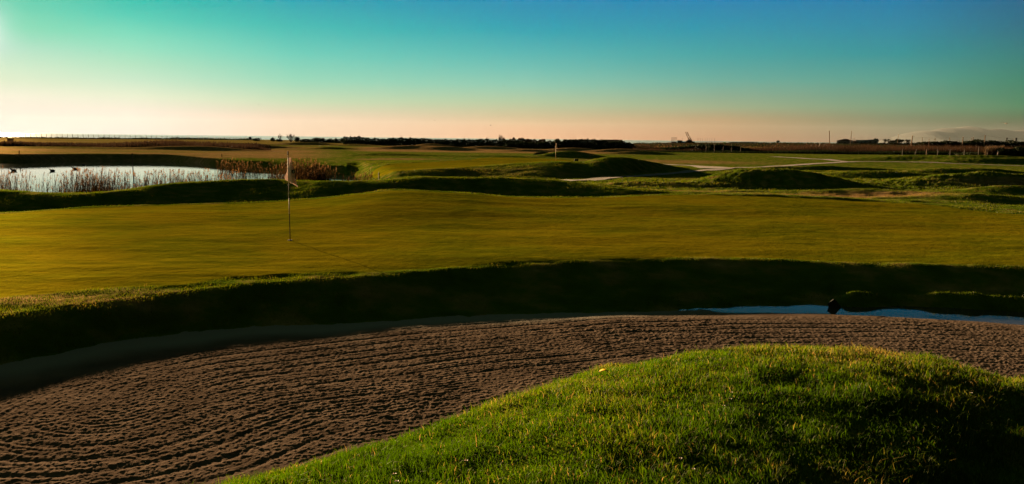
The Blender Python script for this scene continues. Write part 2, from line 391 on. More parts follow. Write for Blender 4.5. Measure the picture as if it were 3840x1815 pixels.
# ------------------------------------------------------------------ terrain: profile curves from near to far
# each entry: (picture column, ('y', row, 'd', distance)) etc. -> (u, distance, height)
def c(px, py=None, d=None, z=None):
    if py is None: return (UP(px), d, z)
    p = Pd(px, py, d) if z is None else Pz(px, py, z)
    return (p[0] / p[1], p[1], p[2])
UL, UR = -3.8, 3.8
CURVES = {}
def curve(name, pts):
    pts = sorted(pts); 
    CURVES[name] = ([p[0] for p in pts], [math.log(p[1]) for p in pts], [p[2] for p in pts])
SZ = -2.9
curve('a', [(UL, .5, -2.08), (UR, .5, -2.08)])
curve('a2', [(UL, 1.6, -2.1), (UP(0), 1.9, -2.0), (UP(1900), 2.2, -2.03), (UP(3000), 2.4, -2.08), (UP(3840), 2.4, -2.2), (UR, 2.0, -2.3)])
curve('b00', [(UL, 1.9, -2.1), (UP(0), 2.4, -1.97), (UP(1900), 3.2, -1.99), (UP(3000), 4.1, -2.04), (UP(3400), 4.8, -2.09), (UP(3840), 4.8, -2.18), (UR, 2.8, -2.3)])
curve('b0', [(UL, 2.2, -2.1), (UP(0), 2.9, -1.95), (UP(900), 3.3, -1.96), (UP(1900), 4.3, -1.96), (UP(2600), 4.6, -1.98), c(3000, d=5.1, z=-2.01), c(3300, d=5.9, z=-2.035), c(3500, d=6.1, z=-2.07), c(3840, d=6.0, z=-2.125), (UR, 3.5, -2.3)])
curve('b', [(UL, 2.8, -2.1), (UP(0), 3.9, -2.0), c(850, d=4.5, z=-2.08), c(1500, d=5.4, z=-2.12), c(1920, d=6.2, z=-2.12), c(2325, py=1400, d=7.2), c(2534, py=1355, d=7.5), c(2802, py=1318, d=7.7), c(2981, py=1320, d=7.7), c(3220, py=1330, d=7.5), c(3429, py=1358, d=7.2), c(3578, py=1390, d=7.0), c(3840, py=1455, d=6.6), (UR, 4.2, -2.4)])
SC = -2.82
curve('c', [(UL, 4.0, SC), (UP(0), 5.6, SC), c(894, 1800, z=SC), c(1043, 1768, z=SC), c(1342, 1703, z=SC), c(1580, 1628, z=SC), c(1789, 1546, z=SC), c(1983, 1470, z=SC), c(2161, 1416, z=SC), c(2325, d=9.9, z=SC), c(2802, d=10.0, z=SC), c(3220, d=9.8, z=SC), c(3840, d=9.0, z=SC), (UR, 6.0, SC)])
curve('s1', [(UL, 5.0, SZ+.02), c(0, 1500, z=-2.85), c(450, 1390, z=-2.81), c(900, 1288, z=-2.805), c(1400, 1240, z=-2.82), c(2000, 1202, z=-2.84), c(2600, 1200, z=-2.85), c(3200, 1212, z=-2.87), c(3840, 1240, z=-2.88), (UR, 9.5, SZ)])
curve('d', [(UL, 6.0, SZ), c(-900, 1560, z=SZ), c(0, 1362, z=SZ), c(224, 1325, z=SZ), c(462, 1276, z=SZ), c(715, 1247, z=SZ), c(954, 1225, z=SZ), c(1252, 1214, z=SZ), c(1714, 1186, z=SZ), c(2310, 1170, z=SZ), c(2600, 1164, z=SZ-.03), c(3130, 1155, z=SZ-.03), c(3500, 1160, z=SZ-.03), c(3840, 1176, z=SZ-.03), (UR, 11, SZ)])
curve('e', [(UL, 9.0, -2.5), c(-900, 1270, z=-2.5), c(0, 1178, z=-2.52), c(224, 1150, z=-2.52), c(447, 1120, z=-2.51), c(600, 1098, z=-2.50), c(1000, 1058, z=-2.5), c(1431, 1026, z=-2.5), c(1789, 999, z=-2.5), c(2236, 981, z=-2.5), c(2683, 971, z=-2.49), c(2981, 977, z=-2.49), c(3280, 988, z=-2.49), c(3840, 1000, z=-2.49), (UR, 14, -2.5)])
_g = CURVES['e']
curve('e0', [(u_, math.exp(l_) - .45, z_ - .085) for u_, l_, z_ in zip(*_g)])
del CURVES['e']; CURVES['e'] = _g
curve('e2', [(UL, 12, -2.5), c(-900, 1010, z=-2.55), c(0, 935, z=-2.54), c(1000, 890, z=-2.5), c(1950, 860, z=-2.45), c(2900, 850, z=-2.44), c(3840, 870, z=-2.47), (UR, 19, -2.5)])
curve('f', [(UL, 20, -2.6), c(-900, 860, z=-2.62), c(0, 797, z=-2.60), c(447, 771, z=-2.56), c(894, 760, z=-2.50), c(1192, 743, z=-2.32), c(1342, 727, z=-2.16), c(1490, 712, z=-2.06), c(1640, 718, z=-2.10), c(1938, 738, z=-2.26), c(2161, 741, z=-2.30), c(2534, 731, z=-2.28), c(2832, 732, z=-2.28), c(3130, 744, z=-2.34), c(3429, 762, z=-2.42), c(3840, 803, z=-2.5), (UR, 26, -2.6)])
curve('f2', [(UL, 24, -3.1), c(0, d=28.5, z=-3.05), c(447, d=30, z=-3.05), c(894, d=32, z=-3.0), c(1490, d=37.5, z=-2.85), c(1938, d=37, z=-2.85), c(2300, d=37, z=-2.7), c(2534, d=38, z=-2.62), c(2832, d=38, z=-2.55), c(3840, d=34, z=-2.62), (UR, 32, -2.7)])
curve('g', [(UL, 30, -2.6), c(0, 712, z=-2.42), c(149, 722, z=-2.47), c(298, 725, z=-2.50), c(447, 715, z=-2.46), c(596, 697, z=-2.34), c(745, 682, z=-2.26), c(894, 674, z=-2.22), c(1043, 674, z=-2.22), c(1192, 681, z=-2.22), c(1342, 683, z=-2.20), c(1490, 671, z=-2.05), c(1580, 664, z=-1.98), c(1714, 663, z=-1.98), c(1863, 666, z=-2.02), c(2087, 680, z=-2.14), c(2236, 695, z=-2.26), c(2385, 712, z=-2.40), c(2534, 727, z=-2.55), c(2832, d=42, z=-2.62), c(3840, d=40, z=-2.68), (UR, 38, -2.7)])
_g = CURVES['g']
curve('g0', [(u_, math.exp(l_) - 1.5, z_ - float(np.interp(u_, [UP(-500), UP(1900), UP(2400), UP(2700)], [.22, .22, .10, .0]))) for u_, l_, z_ in zip(*_g)])
del CURVES['g']; CURVES['g'] = _g
curve('i', [(UL, 48, -4.2), c(0, d=46, z=-4.2), c(900, d=50, z=-4.25), c(1300, d=56, z=-4.1), c(1440, d=56, z=-3.5), c(1600, d=52, z=-3.0), c(2000, d=50, z=-2.9), c(2600, d=48, z=-2.82), c(3840, d=46, z=-2.8), (UR, 46, -2.8)])
PZ = -3.7
curve('j', [(UL, 95, -4.2), c(0, 616, z=PZ-.25), c(300, 611, z=PZ-.25), c(596, 611, z=PZ-.25), c(835, 627, z=PZ-.25), c(1043, 646, z=PZ-.2), c(1192, 655, z=PZ-.15), c(1290, 657, z=PZ-.12), c(1370, d=68, z=PZ+.08), c(1440, d=62, z=-3.2), c(1600, d=59, z=-3.0), c(2000, d=58, z=-2.92), c(2290, d=63.5, z=-2.86), c(2500, d=71, z=-2.8), c(2700, d=66, z=-2.78), c(3840, d=62, z=-2.8), (UR, 56, -2.8)])
curve('k', [(UL, 108, -2.8), c(0, 577, z=-2.72), c(335, 587, z=-2.80), c(600, 590, z=-2.80), c(800, 600, z=-2.95), c(1080, 604, z=-2.9), c(1250, 628, z=-2.95), c(1330, d=84, z=-2.9), c(1400, d=74, z=-2.8), c(1500, 640, z=-2.60), c(1650, 633, z=-2.42), c(1800, 622, z=-2.30), c(1950, 612, z=-2.06), c(2080, 604, z=-1.87), c(2180, 607, z=-1.94), c(2230, 598, z=-1.72), c(2290, 590, z=-1.53), c(2350, 592, z=-1.58), c(2420, 604, z=-1.93), c(2500, 619, z=-2.37), c(2600, d=78, z=-2.74), c(2700, d=77, z=-2.74), c(3840, d=74, z=-2.78), (UR, 74, -2.8)])
curve('l', [(UL, 140, -2.8), c(0, 562, z=-2.66), c(600, 566, z=-2.7), c(1100, d=112, z=-2.8), c(1500, d=78, z=-2.52), c(2080, d=78, z=-2.50), c(2290, d=81, z=-2.6), c(2600, d=86, z=-2.74), c(3840, d=84, z=-2.78), (UR, 80, -2.8)])
curve('m', [(UL, 170, -2.8), c(0, d=160, z=-2.75), c(1000, d=140, z=-2.8), c(1500, d=104, z=-2.5), c(1850, d=106, z=-2.5), c(2200, d=106, z=-2.65), c(2600, d=108, z=-2.75), c(3840, d=105, z=-2.8), (UR, 110, -2.8)])
curve('n', [(UL, 230, -2.9), c(0, d=220, z=-2.9), c(1000, d=190, z=-2.8), c(1500, d=150, z=-2.75), c(2200, d=150, z=-2.78), c(3840, d=145, z=-2.7), (UR, 150, -2.7)])
curve('o', [(UL, 330, -2.9), c(0, d=330, z=-2.9), c(1000, d=270, z=-2.7), c(1500, d=235, z=-2.7), c(2200, d=235, z=-2.7), c(3000, d=190, z=-2.7), c(3840, d=185, z=-2.65), (UR, 190, -2.7)])
curve('p', [(UL, 500, -2.5), c(0, 517, z=-3.2), c(930, 523, z=-2.6), c(1500, d=480, z=-2.6), c(2200, d=480, z=-2.6), c(2600, d=520, z=-1.5), c(3000, d=520, z=-0.95), c(3840, d=520, z=-0.9), (UR, 520, -1.0)])
curve('q', [(UL, 760, -6), c(0, d=800, z=-6), c(1500, d=800, z=-6), c(2200, d=820, z=-5.5), c(2600, d=900, z=-2.0), c(3000, d=1100, z=-1.2), c(3840, d=1100, z=-1.0), (UR, 1100, -1)])
curve('r', [(UL, 1500, -12), c(0, d=1500, z=-12), c(2200, d=1500, z=-12), c(2600, d=2000, z=-8), c(3000, d=2600, z=-4.0), c(3840, d=3000, z=-3.0), (UR, 3000, -3)])

ucols = np.concatenate([-np.geomspace(3.7, 0.80, 46)[:-1], np.linspace(-0.79, 0.79, 1480), np.geomspace(0.80, 3.7, 46)[1:]])
ldr = np.concatenate([np.arange(math.log(0.55), math.log(5.5), 0.012), np.arange(math.log(5.5), math.log(15.5), 0.0017),
                      np.arange(math.log(15.5), math.log(260), 0.0058), np.arange(math.log(260), math.log(2950), 0.02)])
drow = np.exp(ldr); NR, NC = len(drow), len(ucols)
kd = {}; kz = {}
for nme, (uu, dd, zz) in CURVES.items():
    kd[nme] = pchip(uu, dd, ucols); kz[nme] = pchip(uu, zz, ucols)
names = list(CURVES)
KD = np.array([kd[k] for k in names]); KZ = np.array([kz[k] for k in names])
for i in range(1, len(names)): KD[i] = np.maximum(KD[i], KD[i-1] + 0.02)
Z = np.empty((NR, NC))
for j in range(NC): Z[:, j] = pchip(KD[:, j], KZ[:, j], ldr)
D = drow[:, None] * np.ones((1, NC)); U = np.ones((NR, 1)) * ucols[None, :]
X = U * D; Y = D
def kn(name): return np.exp(KD[names.index(name)])[None, :]

def gz(x, y):
    """height of the ground (bilinear in the fan grid)"""
    x = np.asarray(x, float); y = np.asarray(y, float)
    u = np.clip(x / y, ucols[0], ucols[-1]); l = np.clip(np.log(y), ldr[0], ldr[-1])
    j = np.clip(np.searchsorted(ucols, u) - 1, 0, NC - 2); i = np.clip(np.searchsorted(ldr, l) - 1, 0, NR - 2)
    a = (u - ucols[j]) / (ucols[j+1] - ucols[j]); b = (l - ldr[i]) / (ldr[i+1] - ldr[i])
    return (Z[i, j]*(1-a) + Z[i, j+1]*a)*(1-b) + (Z[i+1, j]*(1-a) + Z[i+1, j+1]*a)*b
def gzf(x, y): return float(gz(np.array([x]), np.array([y]))[0])
def hill(px, py, d, sx, sy, p=2.0, rot=0.0, skew=0.0):
    q = Pd(px, py, d); h = q[2] - gzf(q[0], q[1])
    if h < 0.03: h = 0.05
    dx = X - q[0]; dy = Y - q[1]; cr, sr = math.cos(R(rot)), math.sin(R(rot))
    a = dx * cr + dy * sr; b = -dx * sr + dy * cr
    sxx = np.where(a > 0, sx * (1 + skew), sx * (1 - skew))
    r = np.sqrt((a / sxx) ** 2 + (b / sy) ** 2)
    Z[:] = Z + h * np.exp(-r ** p * 0.9)
# hills and hollows of the course: crest point in the picture, distance, half widths
HILLS = [
 # right middle ground
 (2840, 638, 52, 4.2, 2.3, 2.4, 4, .15), (2480, 684, 49, 4.5, 1.6, 2.0, 3, 0), (2250, 694, 50, 2.5, 1.3, 2, 0, 0),
 (3080, 664, 50, 2.6, 1.8, 2.2, -6, 0), (3290, 643, 66, 5.0, 2.2, 2.2, -3, 0), (3090, 641, 70, 4, 2.0, 2, 0, 0),
 (3560, 634, 70, 5.5, 2.0, 2.2, -4, 0), (3760, 640, 68, 4.5, 2.0, 2, 0, 0), (3600, 661, 55, 5.0, 2.4, 2, 10, 0), (3780, 652, 56, 4.0, 2.4, 2, 0, 0),
 (3240, 708, 43, 3.4, 1.2, 2.0, 3, 0), (3430, 716, 41.5, 2.6, 1.1, 2, 0, 0), (3800, 694, 44, 3.2, 1.6, 2, 0, 0), (3640, 726, 39, 3.0, 1.4, 2, 0, 0),
 (3560, 586, 124, 14, 4.0, 3.0, -4, 0), (3800, 591, 118, 11, 4.0, 3.0, -4, 0), (3400, 587, 128, 9, 3.5, 2.4, -4, 0),
 (3030, 626, 80, 6, 1.4, 2, 2, 0), (3250, 629, 80, 7, 1.3, 2, 2, 0),
 # centre, behind the second green
 (2140, 566, 118, 4.5, 2.4, 2, 0, 0), (1890, 583, 112, 6.0, 1.8, 2.2, 0, 0), (1640, 600, 92, 4.5, 1.5, 2.2, 4, 0), (1560, 604, 96, 4, 1.5, 2.0, 4, 0),
 (1560, 545, 185, 9.5, 3.5, 2.2, -3, 0), (1680, 549, 180, 6, 3.0, 2.2, -3, 0), (1620, 539, 212, 6, 3, 2.2, 0, 0), (1835, 548, 205, 8, 3.5, 2, 0, 0),
 (1990, 560, 175, 7, 2.6, 2, 0, 0), (2150, 554, 190, 7, 3, 2, 0, 0), (2330, 558, 180, 7, 2.6, 2, 0, 0), (2400, 566, 160, 6, 2, 2, 0, 0),
 # left of centre
 (1430, 574, 112, 6.5, 2.6, 2.2, -6, .3), (1230, 551, 178, 5.5, 2.6, 2.0, 0, .2), (1150, 533, 250, 10, 4, 2, 0, 0), (1330, 540, 240, 8, 4, 2, 0, 0), (990, 545, 185, 7.5, 3, 2, 0, 0),
 (1070, 560, 165, 6, 1.8, 2, 0, 0), (740, 548, 148, 10, 3.5, 2, 0, 0), (270, 550, 146, 13, 3.5, 2, 0, 0), (120, 556, 150, 8, 3, 2, 0, 0),
 (150, 521, 330, 14, 5, 2, 0, 0), (-100, 519, 330, 16, 5, 2, 0, 0), (700, 526, 330, 14, 5, 2, 0, 0), (900, 536, 230, 10, 3, 2, 0, 0),
]
for hl in HILLS: hill(*hl)

# masks
def poly_mask(poly, x, y):
    ins = np.zeros(x.shape, bool); n = len(poly)
    for i in range(n):
        x1, y1 = poly[i]; x2, y2 = poly[(i + 1) % n]
        if y1 == y2: continue
        cnd = ((y1 > y) != (y2 > y)) & (x < (x2 - x1) * (y - y1) / (y2 - y1) + x1)
        ins ^= cnd
    return ins
wob = fbm(X * 1.1, Y * 1.1, 3, 50)
wobf = fbm(X * 6, Y * 6, 3, 60)
# sand of the bunker
sandm = (D > kn('c') + 0.10 * wob + 0.08 * wobf) & (D < kn('d') + 0.14 * wob + 0.10 * wobf) & (U > UP(-900)) & (U < UP(4900))
# near putting green (soft edge value)
e_in = kn('e') + 0.16 + np.clip((UP(1700) - U) * 1.6, 0, 1.3)
g1 = sstep(-0.15, 0.15, (D - e_in) + (0.12 + 0.45 * sstep(UP(1700), UP(900), U)) * wob) * sstep(-0.25, 0.25, (kn('f') - 0.25 - D)) * sstep(0.95, 0.85, U + 0.03 * wob) * sstep(-1.2, -1.0, U)
g2poly = [tuple(Pz(px, py, -2.5)[:2]) for px, py in [(1380,622),(1500,612),(1640,606),(1760,600),(1800,593),(1860,590),(1960,591),(2080,594),(2160,598),(2200,604),(2230,610),(2100,613),(1950,621),(1750,635),(1500,636),(1410,630)]]
g2 = poly_mask(g2poly, X, Y).astype(float)
short = np.clip(g1 + g2, 0, 1)
# dry ground
dry = np.zeros_like(Z)
def blob(px, py, z, rx, ry, a=1.0):
    q = Pz(px, py, z)
    np.maximum(dry, a * np.exp(-(((X - q[0]) / rx) ** 2 + ((Y - q[1]) / ry) ** 2) ** 1.5), out=dry)
fair_left = sstep(1330, 1080, 1920 + 3038 * U) * sstep(100, 108, D) * sstep(232, 205, D)
strip = 0.5 + 0.5 * np.sin(Y / 5.0 + 2.5 * fbm(X * .02, Y * .04, 2, 5))
dry = np.maximum(dry, fair_left * (0.62 + 0.5 * fbm(X * .05, Y * .2, 3, 9)))
dry = np.maximum(dry, 0.75 * sstep(1250, 1400, 1920 + 3038 * U) * sstep(2500, 2350, 1920 + 3038 * U) * sstep(150, 165, D) * sstep(226, 218, D))
blob(2520, 606, -2.75, 11, 9, .62); blob(2350, 608, -2.7, 7, 9, .5)
blob(3240, 716, -2.4, 5.0, 1.4, 1.0); blob(3020, 722, -2.5, 4, 1.2, .8); blob(3480, 724, -2.5, 3.5, 1, .7)
blob(2760, 650, -2.3, 5, 3, .45); blob(2450, 690, -2.6, 5, 1.5, .4); blob(2500, 712, -2.6, 4, 1.2, .7); blob(3560, 668, -2.5, 5, 2.5, .6); blob(3650, 690, -2.6, 3, 1.2, .6)
blob(3350, 645, -2.6, 6, 2.5, .5); blob(3830, 698, -2.7, 3, 1.5, .8); blob(1850, 650, -2.7, 7, 3, .35); blob(1480, 600, -2.6, 5, 3, .7)
blob(150, 1118, -2.5, 1.6, .5, .75); blob(560, 1095, -2.5, .8, .3, .5)
far_dry = sstep(225, 245, D); dry = np.maximum(dry, 0.45 * far_dry + 0.3 * fbm(X * .03, Y * .03, 3, 11) * far_dry)
short_dist = (1 - short)
# ground relief
rough_amp = (1 - short) * (1 - sandm)
Z += rough_amp * (0.030 * fbm(X * 1.7, Y * 1.7, 4, 1) * sstep(1.5, 4, D) + 0.09 * fbm(X * 0.35, Y * 0.5, 4, 21) * sstep(20, 40, D) * (.25 + .75 * sstep(98, 80, D)) * sstep(400, 200, D))
wild = np.exp(-(((X - Pd(2760, 660, 50)[0]) / 12) ** 2 + ((Y - 51) / 7) ** 2) ** 2) + np.exp(-(((X - Pd(3560, 660, 56)[0]) / 9) ** 2 + ((Y - 57) / 10) ** 2) ** 2)
Z += wild * 0.16 * np.abs(fbm(X * 1.3, Y * 1.5, 4, 33)) * (1 - sstep(60, 75, D))
Z += short * (0.05 * fbm(X * 0.16, Y * 0.35, 3, 41) + 0.012 * fbm(X * .8, Y * 1.6, 3, 43) + 0.0045 * fbm(X * 3, Y * 5, 3, 44))
# a shallow basin for the strip of rain water
pr_ = sstep(UP(2900), UP(3800), U); pudd = np.exp(-((D - kn('d') + 0.10 + .30 * pr_) / (0.26 + .26 * pr_)) ** 2) * sstep(UP(2600), UP(3150), U)
Z -= (0.062 + .05 * wob) * pudd
# little hump of grass behind the rain water, catching the sun
Z += 0.15 * np.exp(-((D - kn('d') - 0.55 + 0.1 * wob) / 0.2) ** 2) * sstep(UP(3150), UP(3230), U) * (0.4 + 1.2 * np.clip(fbm(X * 1.1, Y * .2, 3, 77) + .4, 0, 1))
# raked, trodden sand
tt = (D - kn('c')) / (kn('d') - kn('c')); 
axp = [Pz(430, 1560, SZ)[:2], Pz(900, 1440, SZ)[:2], Pz(1600, 1345, SZ)[:2], Pz(2400, 1262, SZ)[:2], Pz(3300, 1245, SZ)[:2], Pz(4600, 1300, SZ)[:2]]
across = np.full(X.shape, 99.0)
nearsand = (D > 4) & (D < 16)
xs_, ys_ = X[nearsand], Y[nearsand]; ac = np.full(xs_.shape, 99.0)
for (ax0, ay0), (ax1, ay1) in zip(axp[:-1], axp[1:]):
    L2 = (ax1 - ax0) ** 2 + (ay1 - ay0) ** 2; k_ = np.clip(((xs_ - ax0) * (ax1 - ax0) + (ys_ - ay0) * (ay1 - ay0)) / L2, 0, 1)
    ac = np.minimum(ac, np.hypot(xs_ - ax0 - k_ * (ax1 - ax0), ys_ - ay0 - k_ * (ay1 - ay0)))
across[nearsand] = ac
sw = fbm(X * .5, Y * .5, 3, 61)
fur = -2.2 * np.clip(np.sin((across * 3.1 + .5 * sw) * 2 * math.pi) - .45, 0, 1) * 1.6 * np.clip(0.55 + 1.6 * fbm(X * .5, Y * .9, 2, 62), 0, 1.2)
fur2 = np.sin((across * 12 + 1.2 * sw) * 2 * math.pi) * np.clip(0.4 + 1.4 * fbm(X * 1.3, Y * 1.3, 2, 64), 0, 1)
lump = np.clip(fbm(X * 12, Y * 18.0, 3, 63, 0.62) + 0.04, 0, 1) * np.clip(.45 + 1.2 * fbm(X * .6, Y * .6, 3, 66), .1, 1.2)
lumpf = fbm(X * 30, Y * 30, 2, 65, .6)
edge = np.clip(np.minimum((D - kn('c')) / .25, (kn('d') - D) / .3), 0, 1)
calm = 1 - 0.8 * np.exp(-((tt - 1.0) / 0.20) ** 2)
Z += sandm * edge * calm * (0.0034 * fur * (1 + 0.25 * sstep(UP(1300), UP(600), U)) + 0.0020 * fur2 + 0.013 * lump + 0.010 * np.maximum(lumpf, -.12))
# bowl of the sand tips towards the sun
puz = SZ - 0.035

# ---- meshes of the ground
V = np.stack([X, Y, Z], -1).reshape(-1, 3)
idx = np.arange(NR * NC).reshape(NR, NC)
Q = np.stack([idx[:-1, :-1], idx[:-1, 1:], idx[1:, 1:], idx[1:, :-1]], -1)
fs = sandm[:-1, :-1] & sandm[1:, 1:]
fg1 = (g1[:-1, :-1] > .5); fg2 = (g2[:-1, :-1] > .5)
def sub(name, fm, mat, attrs):
    q = Q[fm]; used, inv = np.unique(q.ravel(), return_inverse=True)
    return mesh_np(name, V[used], inv.reshape(-1, 4), mat, attrs={k: a.ravel()[used] for k, a in attrs.items()})
att = dict(dry=dry, short=short, sand=sandm * 0.0)
rough_o = sub('ground', ~(fs | fg1 | fg2), M['turf'], att); tag(rough_o, kind='structure')
tag(sub('putting_green', fg1, M['turf'], att), kind='structure')
tag(sub('putting_green', fg2, M['turf'], att), kind='structure')
wet_shade_lift = sstep(0.74, 0.93, tt + 0.05 * wob) * sstep(UP(3000), UP(2000), U) + sstep(0.85, 0.98, tt) * sstep(UP(2000), UP(3000), U) * .5  # damp strip below the bank; its tint also lifts the bank's shade
tag(sub('bunker_sand', fs, M['sand'], dict(wet_shade_lift=wet_shade_lift)), kind='structure')

def sheet(name, pts, mat, kind='structure'):
    me = bpy.data.meshes.new(name); me.from_pydata([tuple(p) for p in pts], [], [tuple(range(len(pts)))]); me.update(); me.materials.append(mat)
    o = bpy.data.objects.new(name, me); COL.objects.link(o); tag(o, kind=kind); return o
sheet('pond_water', [(-260, 38, PZ), (-15, 38, PZ), (-8, 60, PZ), (-8, 110, PZ), (-260, 125, PZ)], M['pond'])
u1, u2 = UP(2350), UP(5200)
pp = []
us = np.linspace(u1, u2, 30)
dd_ = np.exp(np.interp(us, ucols, KD[names.index('d')]))
pp = [(u * (d - 1.1), d - 1.1, puz) for u, d in zip(us, dd_)] + [(u * (d + .45), d + .45, puz) for u, d in zip(us[::-1], dd_[::-1])]
sheet('rain_water', pp, M['puddle'])
a = np.linspace(0, 2 * math.pi, 65)[:-1]
sheet('sea', [(60000 * math.cos(t), 60000 * math.sin(t), -5.2) for t in a], M['sea'])
sheet('ground', [(-60, -60, -1.9), (60, -60, -1.9), (60, .2, -1.9), (-60, .2, -1.9)], M['turf'])

# ------------------------------------------------------------------ small geometry builders
def ribbons(x, y, z, h, w, az, lean, bend, segs=2):
    """blades of grass / stems: returns V, quads, tris"""
    n = len(x); wx = np.cos(az) * w / 2; wy = np.sin(az) * w / 2
    lx = np.cos(bend) * lean * h; ly = np.sin(bend) * lean * h
    P = np.empty((n, 5, 3))
    P[:, 0] = np.stack([x - wx, y - wy, z - .01], 1); P[:, 1] = np.stack([x + wx, y + wy, z - .01], 1)
    P[:, 2] = np.stack([x - wx*.8 + lx*.3, y - wy*.8 + ly*.3, z + h*.58], 1); P[:, 3] = np.stack([x + wx*.8 + lx*.3, y + wy*.8 + ly*.3, z + h*.58], 1)
    P[:, 4] = np.stack([x + lx, y + ly, z + h * np.sqrt(np.clip(1 - .45 * lean**2, .2, 1))], 1)
    b = (np.arange(n) * 5)[:, None]
    return P.reshape(-1, 3), b + np.array([[0, 1, 3, 2]]), b + np.array([[2, 3, 4]])
def blades_obj(name, x, y, h, w, tone, mat, lean=(0.1, 0.7), z=None, parent=None, nrm=None):
    n = len(x); z = gz(x, y) if z is None else z
    az = rng.uniform(0, math.pi, n) if nrm is None else nrm + rng.normal(0, .5, n)
    V_, q, t = ribbons(x, y, z, h, w, az, rng.uniform(*lean, n), rng.uniform(0, 2*math.pi, n))
    return mesh_np(name, V_, q, mat, parent, smooth=True, attrs=dict(tone=np.repeat(tone, 5)), Ft=t)
def scatter(n, ua, ub, da, db, pw=1.0):
    """uniform over area when pw = 1; more of them near the camera when pw < 1"""
    u = rng.uniform(ua, ub, n); k = pw + 1
    d = (rng.uniform(0, 1, n) * (db**k - da**k) + da**k) ** (1 / k)
    return u * d, d
def gsample(A, x, y):
    u = np.clip(x / y, ucols[0], ucols[-1]); l = np.clip(np.log(y), ldr[0], ldr[-1])
    j = np.clip(np.searchsorted(ucols, u) - 1, 0, NC - 1); i = np.clip(np.searchsorted(ldr, l) - 1, 0, NR - 1)
    return A[i, j]
SM = sandm.astype(float)
# ---- grass of the near mound
x, y = scatter(470000, -0.62, 0.80, 2.6, 10.3, 0.6)
cd = np.exp(np.interp(x / y, ucols, KD[names.index('c')]))
cl = fbm(x * 3.2, y * 3.2, 3, 91)
keep = (y < cd + .12) & (gsample(SM, x, y) < .5) & (rng.uniform(0, 1, len(x)) < np.clip(1.05 + .8 * cl, .6, 1))
x, y, cl = x[keep], y[keep], cl[keep]
drp = np.exp(-(((x - 2.05) / .55) ** 2 + ((y - 4.7) / .30) ** 2)) * .9 + np.exp(-(((x - 2.6) / .3) ** 2 + ((y - 5.0) / .3) ** 2)) * .6
tone = np.clip(0.45 + rng.normal(0, .13, len(x)) + .35 * fbm(x * 1.2, y * 1.2, 3, 92) + .25 * sstep(5.5, 7.5, y) + (rng.uniform(0, 1, len(x)) < .045 + .5 * drp) * .5, 0, 1)
hh = rng.gamma(5, .036 / 5, len(x)) * (1 + 1.0 * cl) * np.where(y < 3.6, 1.0, 1.0); hh = np.clip(hh, .012, .11)
tag(blades_obj('mound_grass', x, y, hh, .0028 + .0006 * y * .6 * rng.uniform(.7, 1.3, len(x)), tone, M['grass'], (0.15, 1.1)), 'short green grass on the near mound', kind='stuff')
# ---- grass of the bank and the fringe of the green
x, y = scatter(230000, -0.75, 0.78, 8.2, 19.5, 1.0)
ed = np.exp(np.interp(x / y, ucols, KD[names.index('e')])); dd = np.exp(np.interp(x / y, ucols, KD[names.index('d')]))
keep = (y > dd - .05) & (gsample(g1, x, y) < .5) & (gsample(SM, x, y) < .5) & (gz(x, y) > puz - .005)
x, y, ed, dd = x[keep], y[keep], ed[keep], dd[keep]
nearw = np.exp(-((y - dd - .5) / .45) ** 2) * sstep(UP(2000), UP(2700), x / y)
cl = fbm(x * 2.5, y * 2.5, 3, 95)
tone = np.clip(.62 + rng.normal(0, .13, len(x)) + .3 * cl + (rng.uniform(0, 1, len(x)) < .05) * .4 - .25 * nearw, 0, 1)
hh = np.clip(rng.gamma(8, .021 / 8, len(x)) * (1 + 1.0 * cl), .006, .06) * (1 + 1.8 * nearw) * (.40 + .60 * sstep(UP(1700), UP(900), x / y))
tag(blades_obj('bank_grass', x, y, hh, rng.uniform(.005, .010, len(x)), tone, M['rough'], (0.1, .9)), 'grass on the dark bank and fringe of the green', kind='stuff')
# ---- rough grass on the ridges and mounds farther off
x, y = scatter(150000, -0.72, 0.74, 25, 46, 0.6)
keep = (gsample(g1, x, y) < .5) & (gz(x, y) > PZ + .05)
x, y = x[keep], y[keep]; cl = fbm(x * 1.1, y * 1.1, 3, 96)
tone = np.clip(.6 + rng.normal(0, .12, len(x)) + .35 * cl + .4 * gsample(dry, x, y), 0, 1)
tag(blades_obj('ridge_grass', x, y, np.clip(rng.gamma(6, .026 / 6, len(x)) * (1 + cl), .006, .1), rng.uniform(.008, .018, len(x)), tone, M['rough'], (0.1, .9)), 'grass on the ridges behind the green', kind='stuff')
x, y = scatter(170000, -0.20, 0.74, 46, 90, 0.2)
keep = (gsample(g2, x, y) < .5) & (gz(x, y) > PZ + .05)
x, y = x[keep], y[keep]; cl = fbm(x * .8, y * .8, 3, 97); wl = gsample(wild, x, y)
tone = np.clip(.58 + rng.normal(0, .12, len(x)) + .4 * cl + .30 * gsample(dry, x, y) - .05 * wl, 0, 1)
tag(blades_obj('field_grass', x, y, np.clip(rng.gamma(5, .032 / 5, len(x)) * (1 + cl) * (1 + .9 * wl), .006, .14), rng.uniform(.012, .028, len(x)), tone, M['rough'], (0.1, .9)), 'rough grass on the farther mounds', kind='stuff')

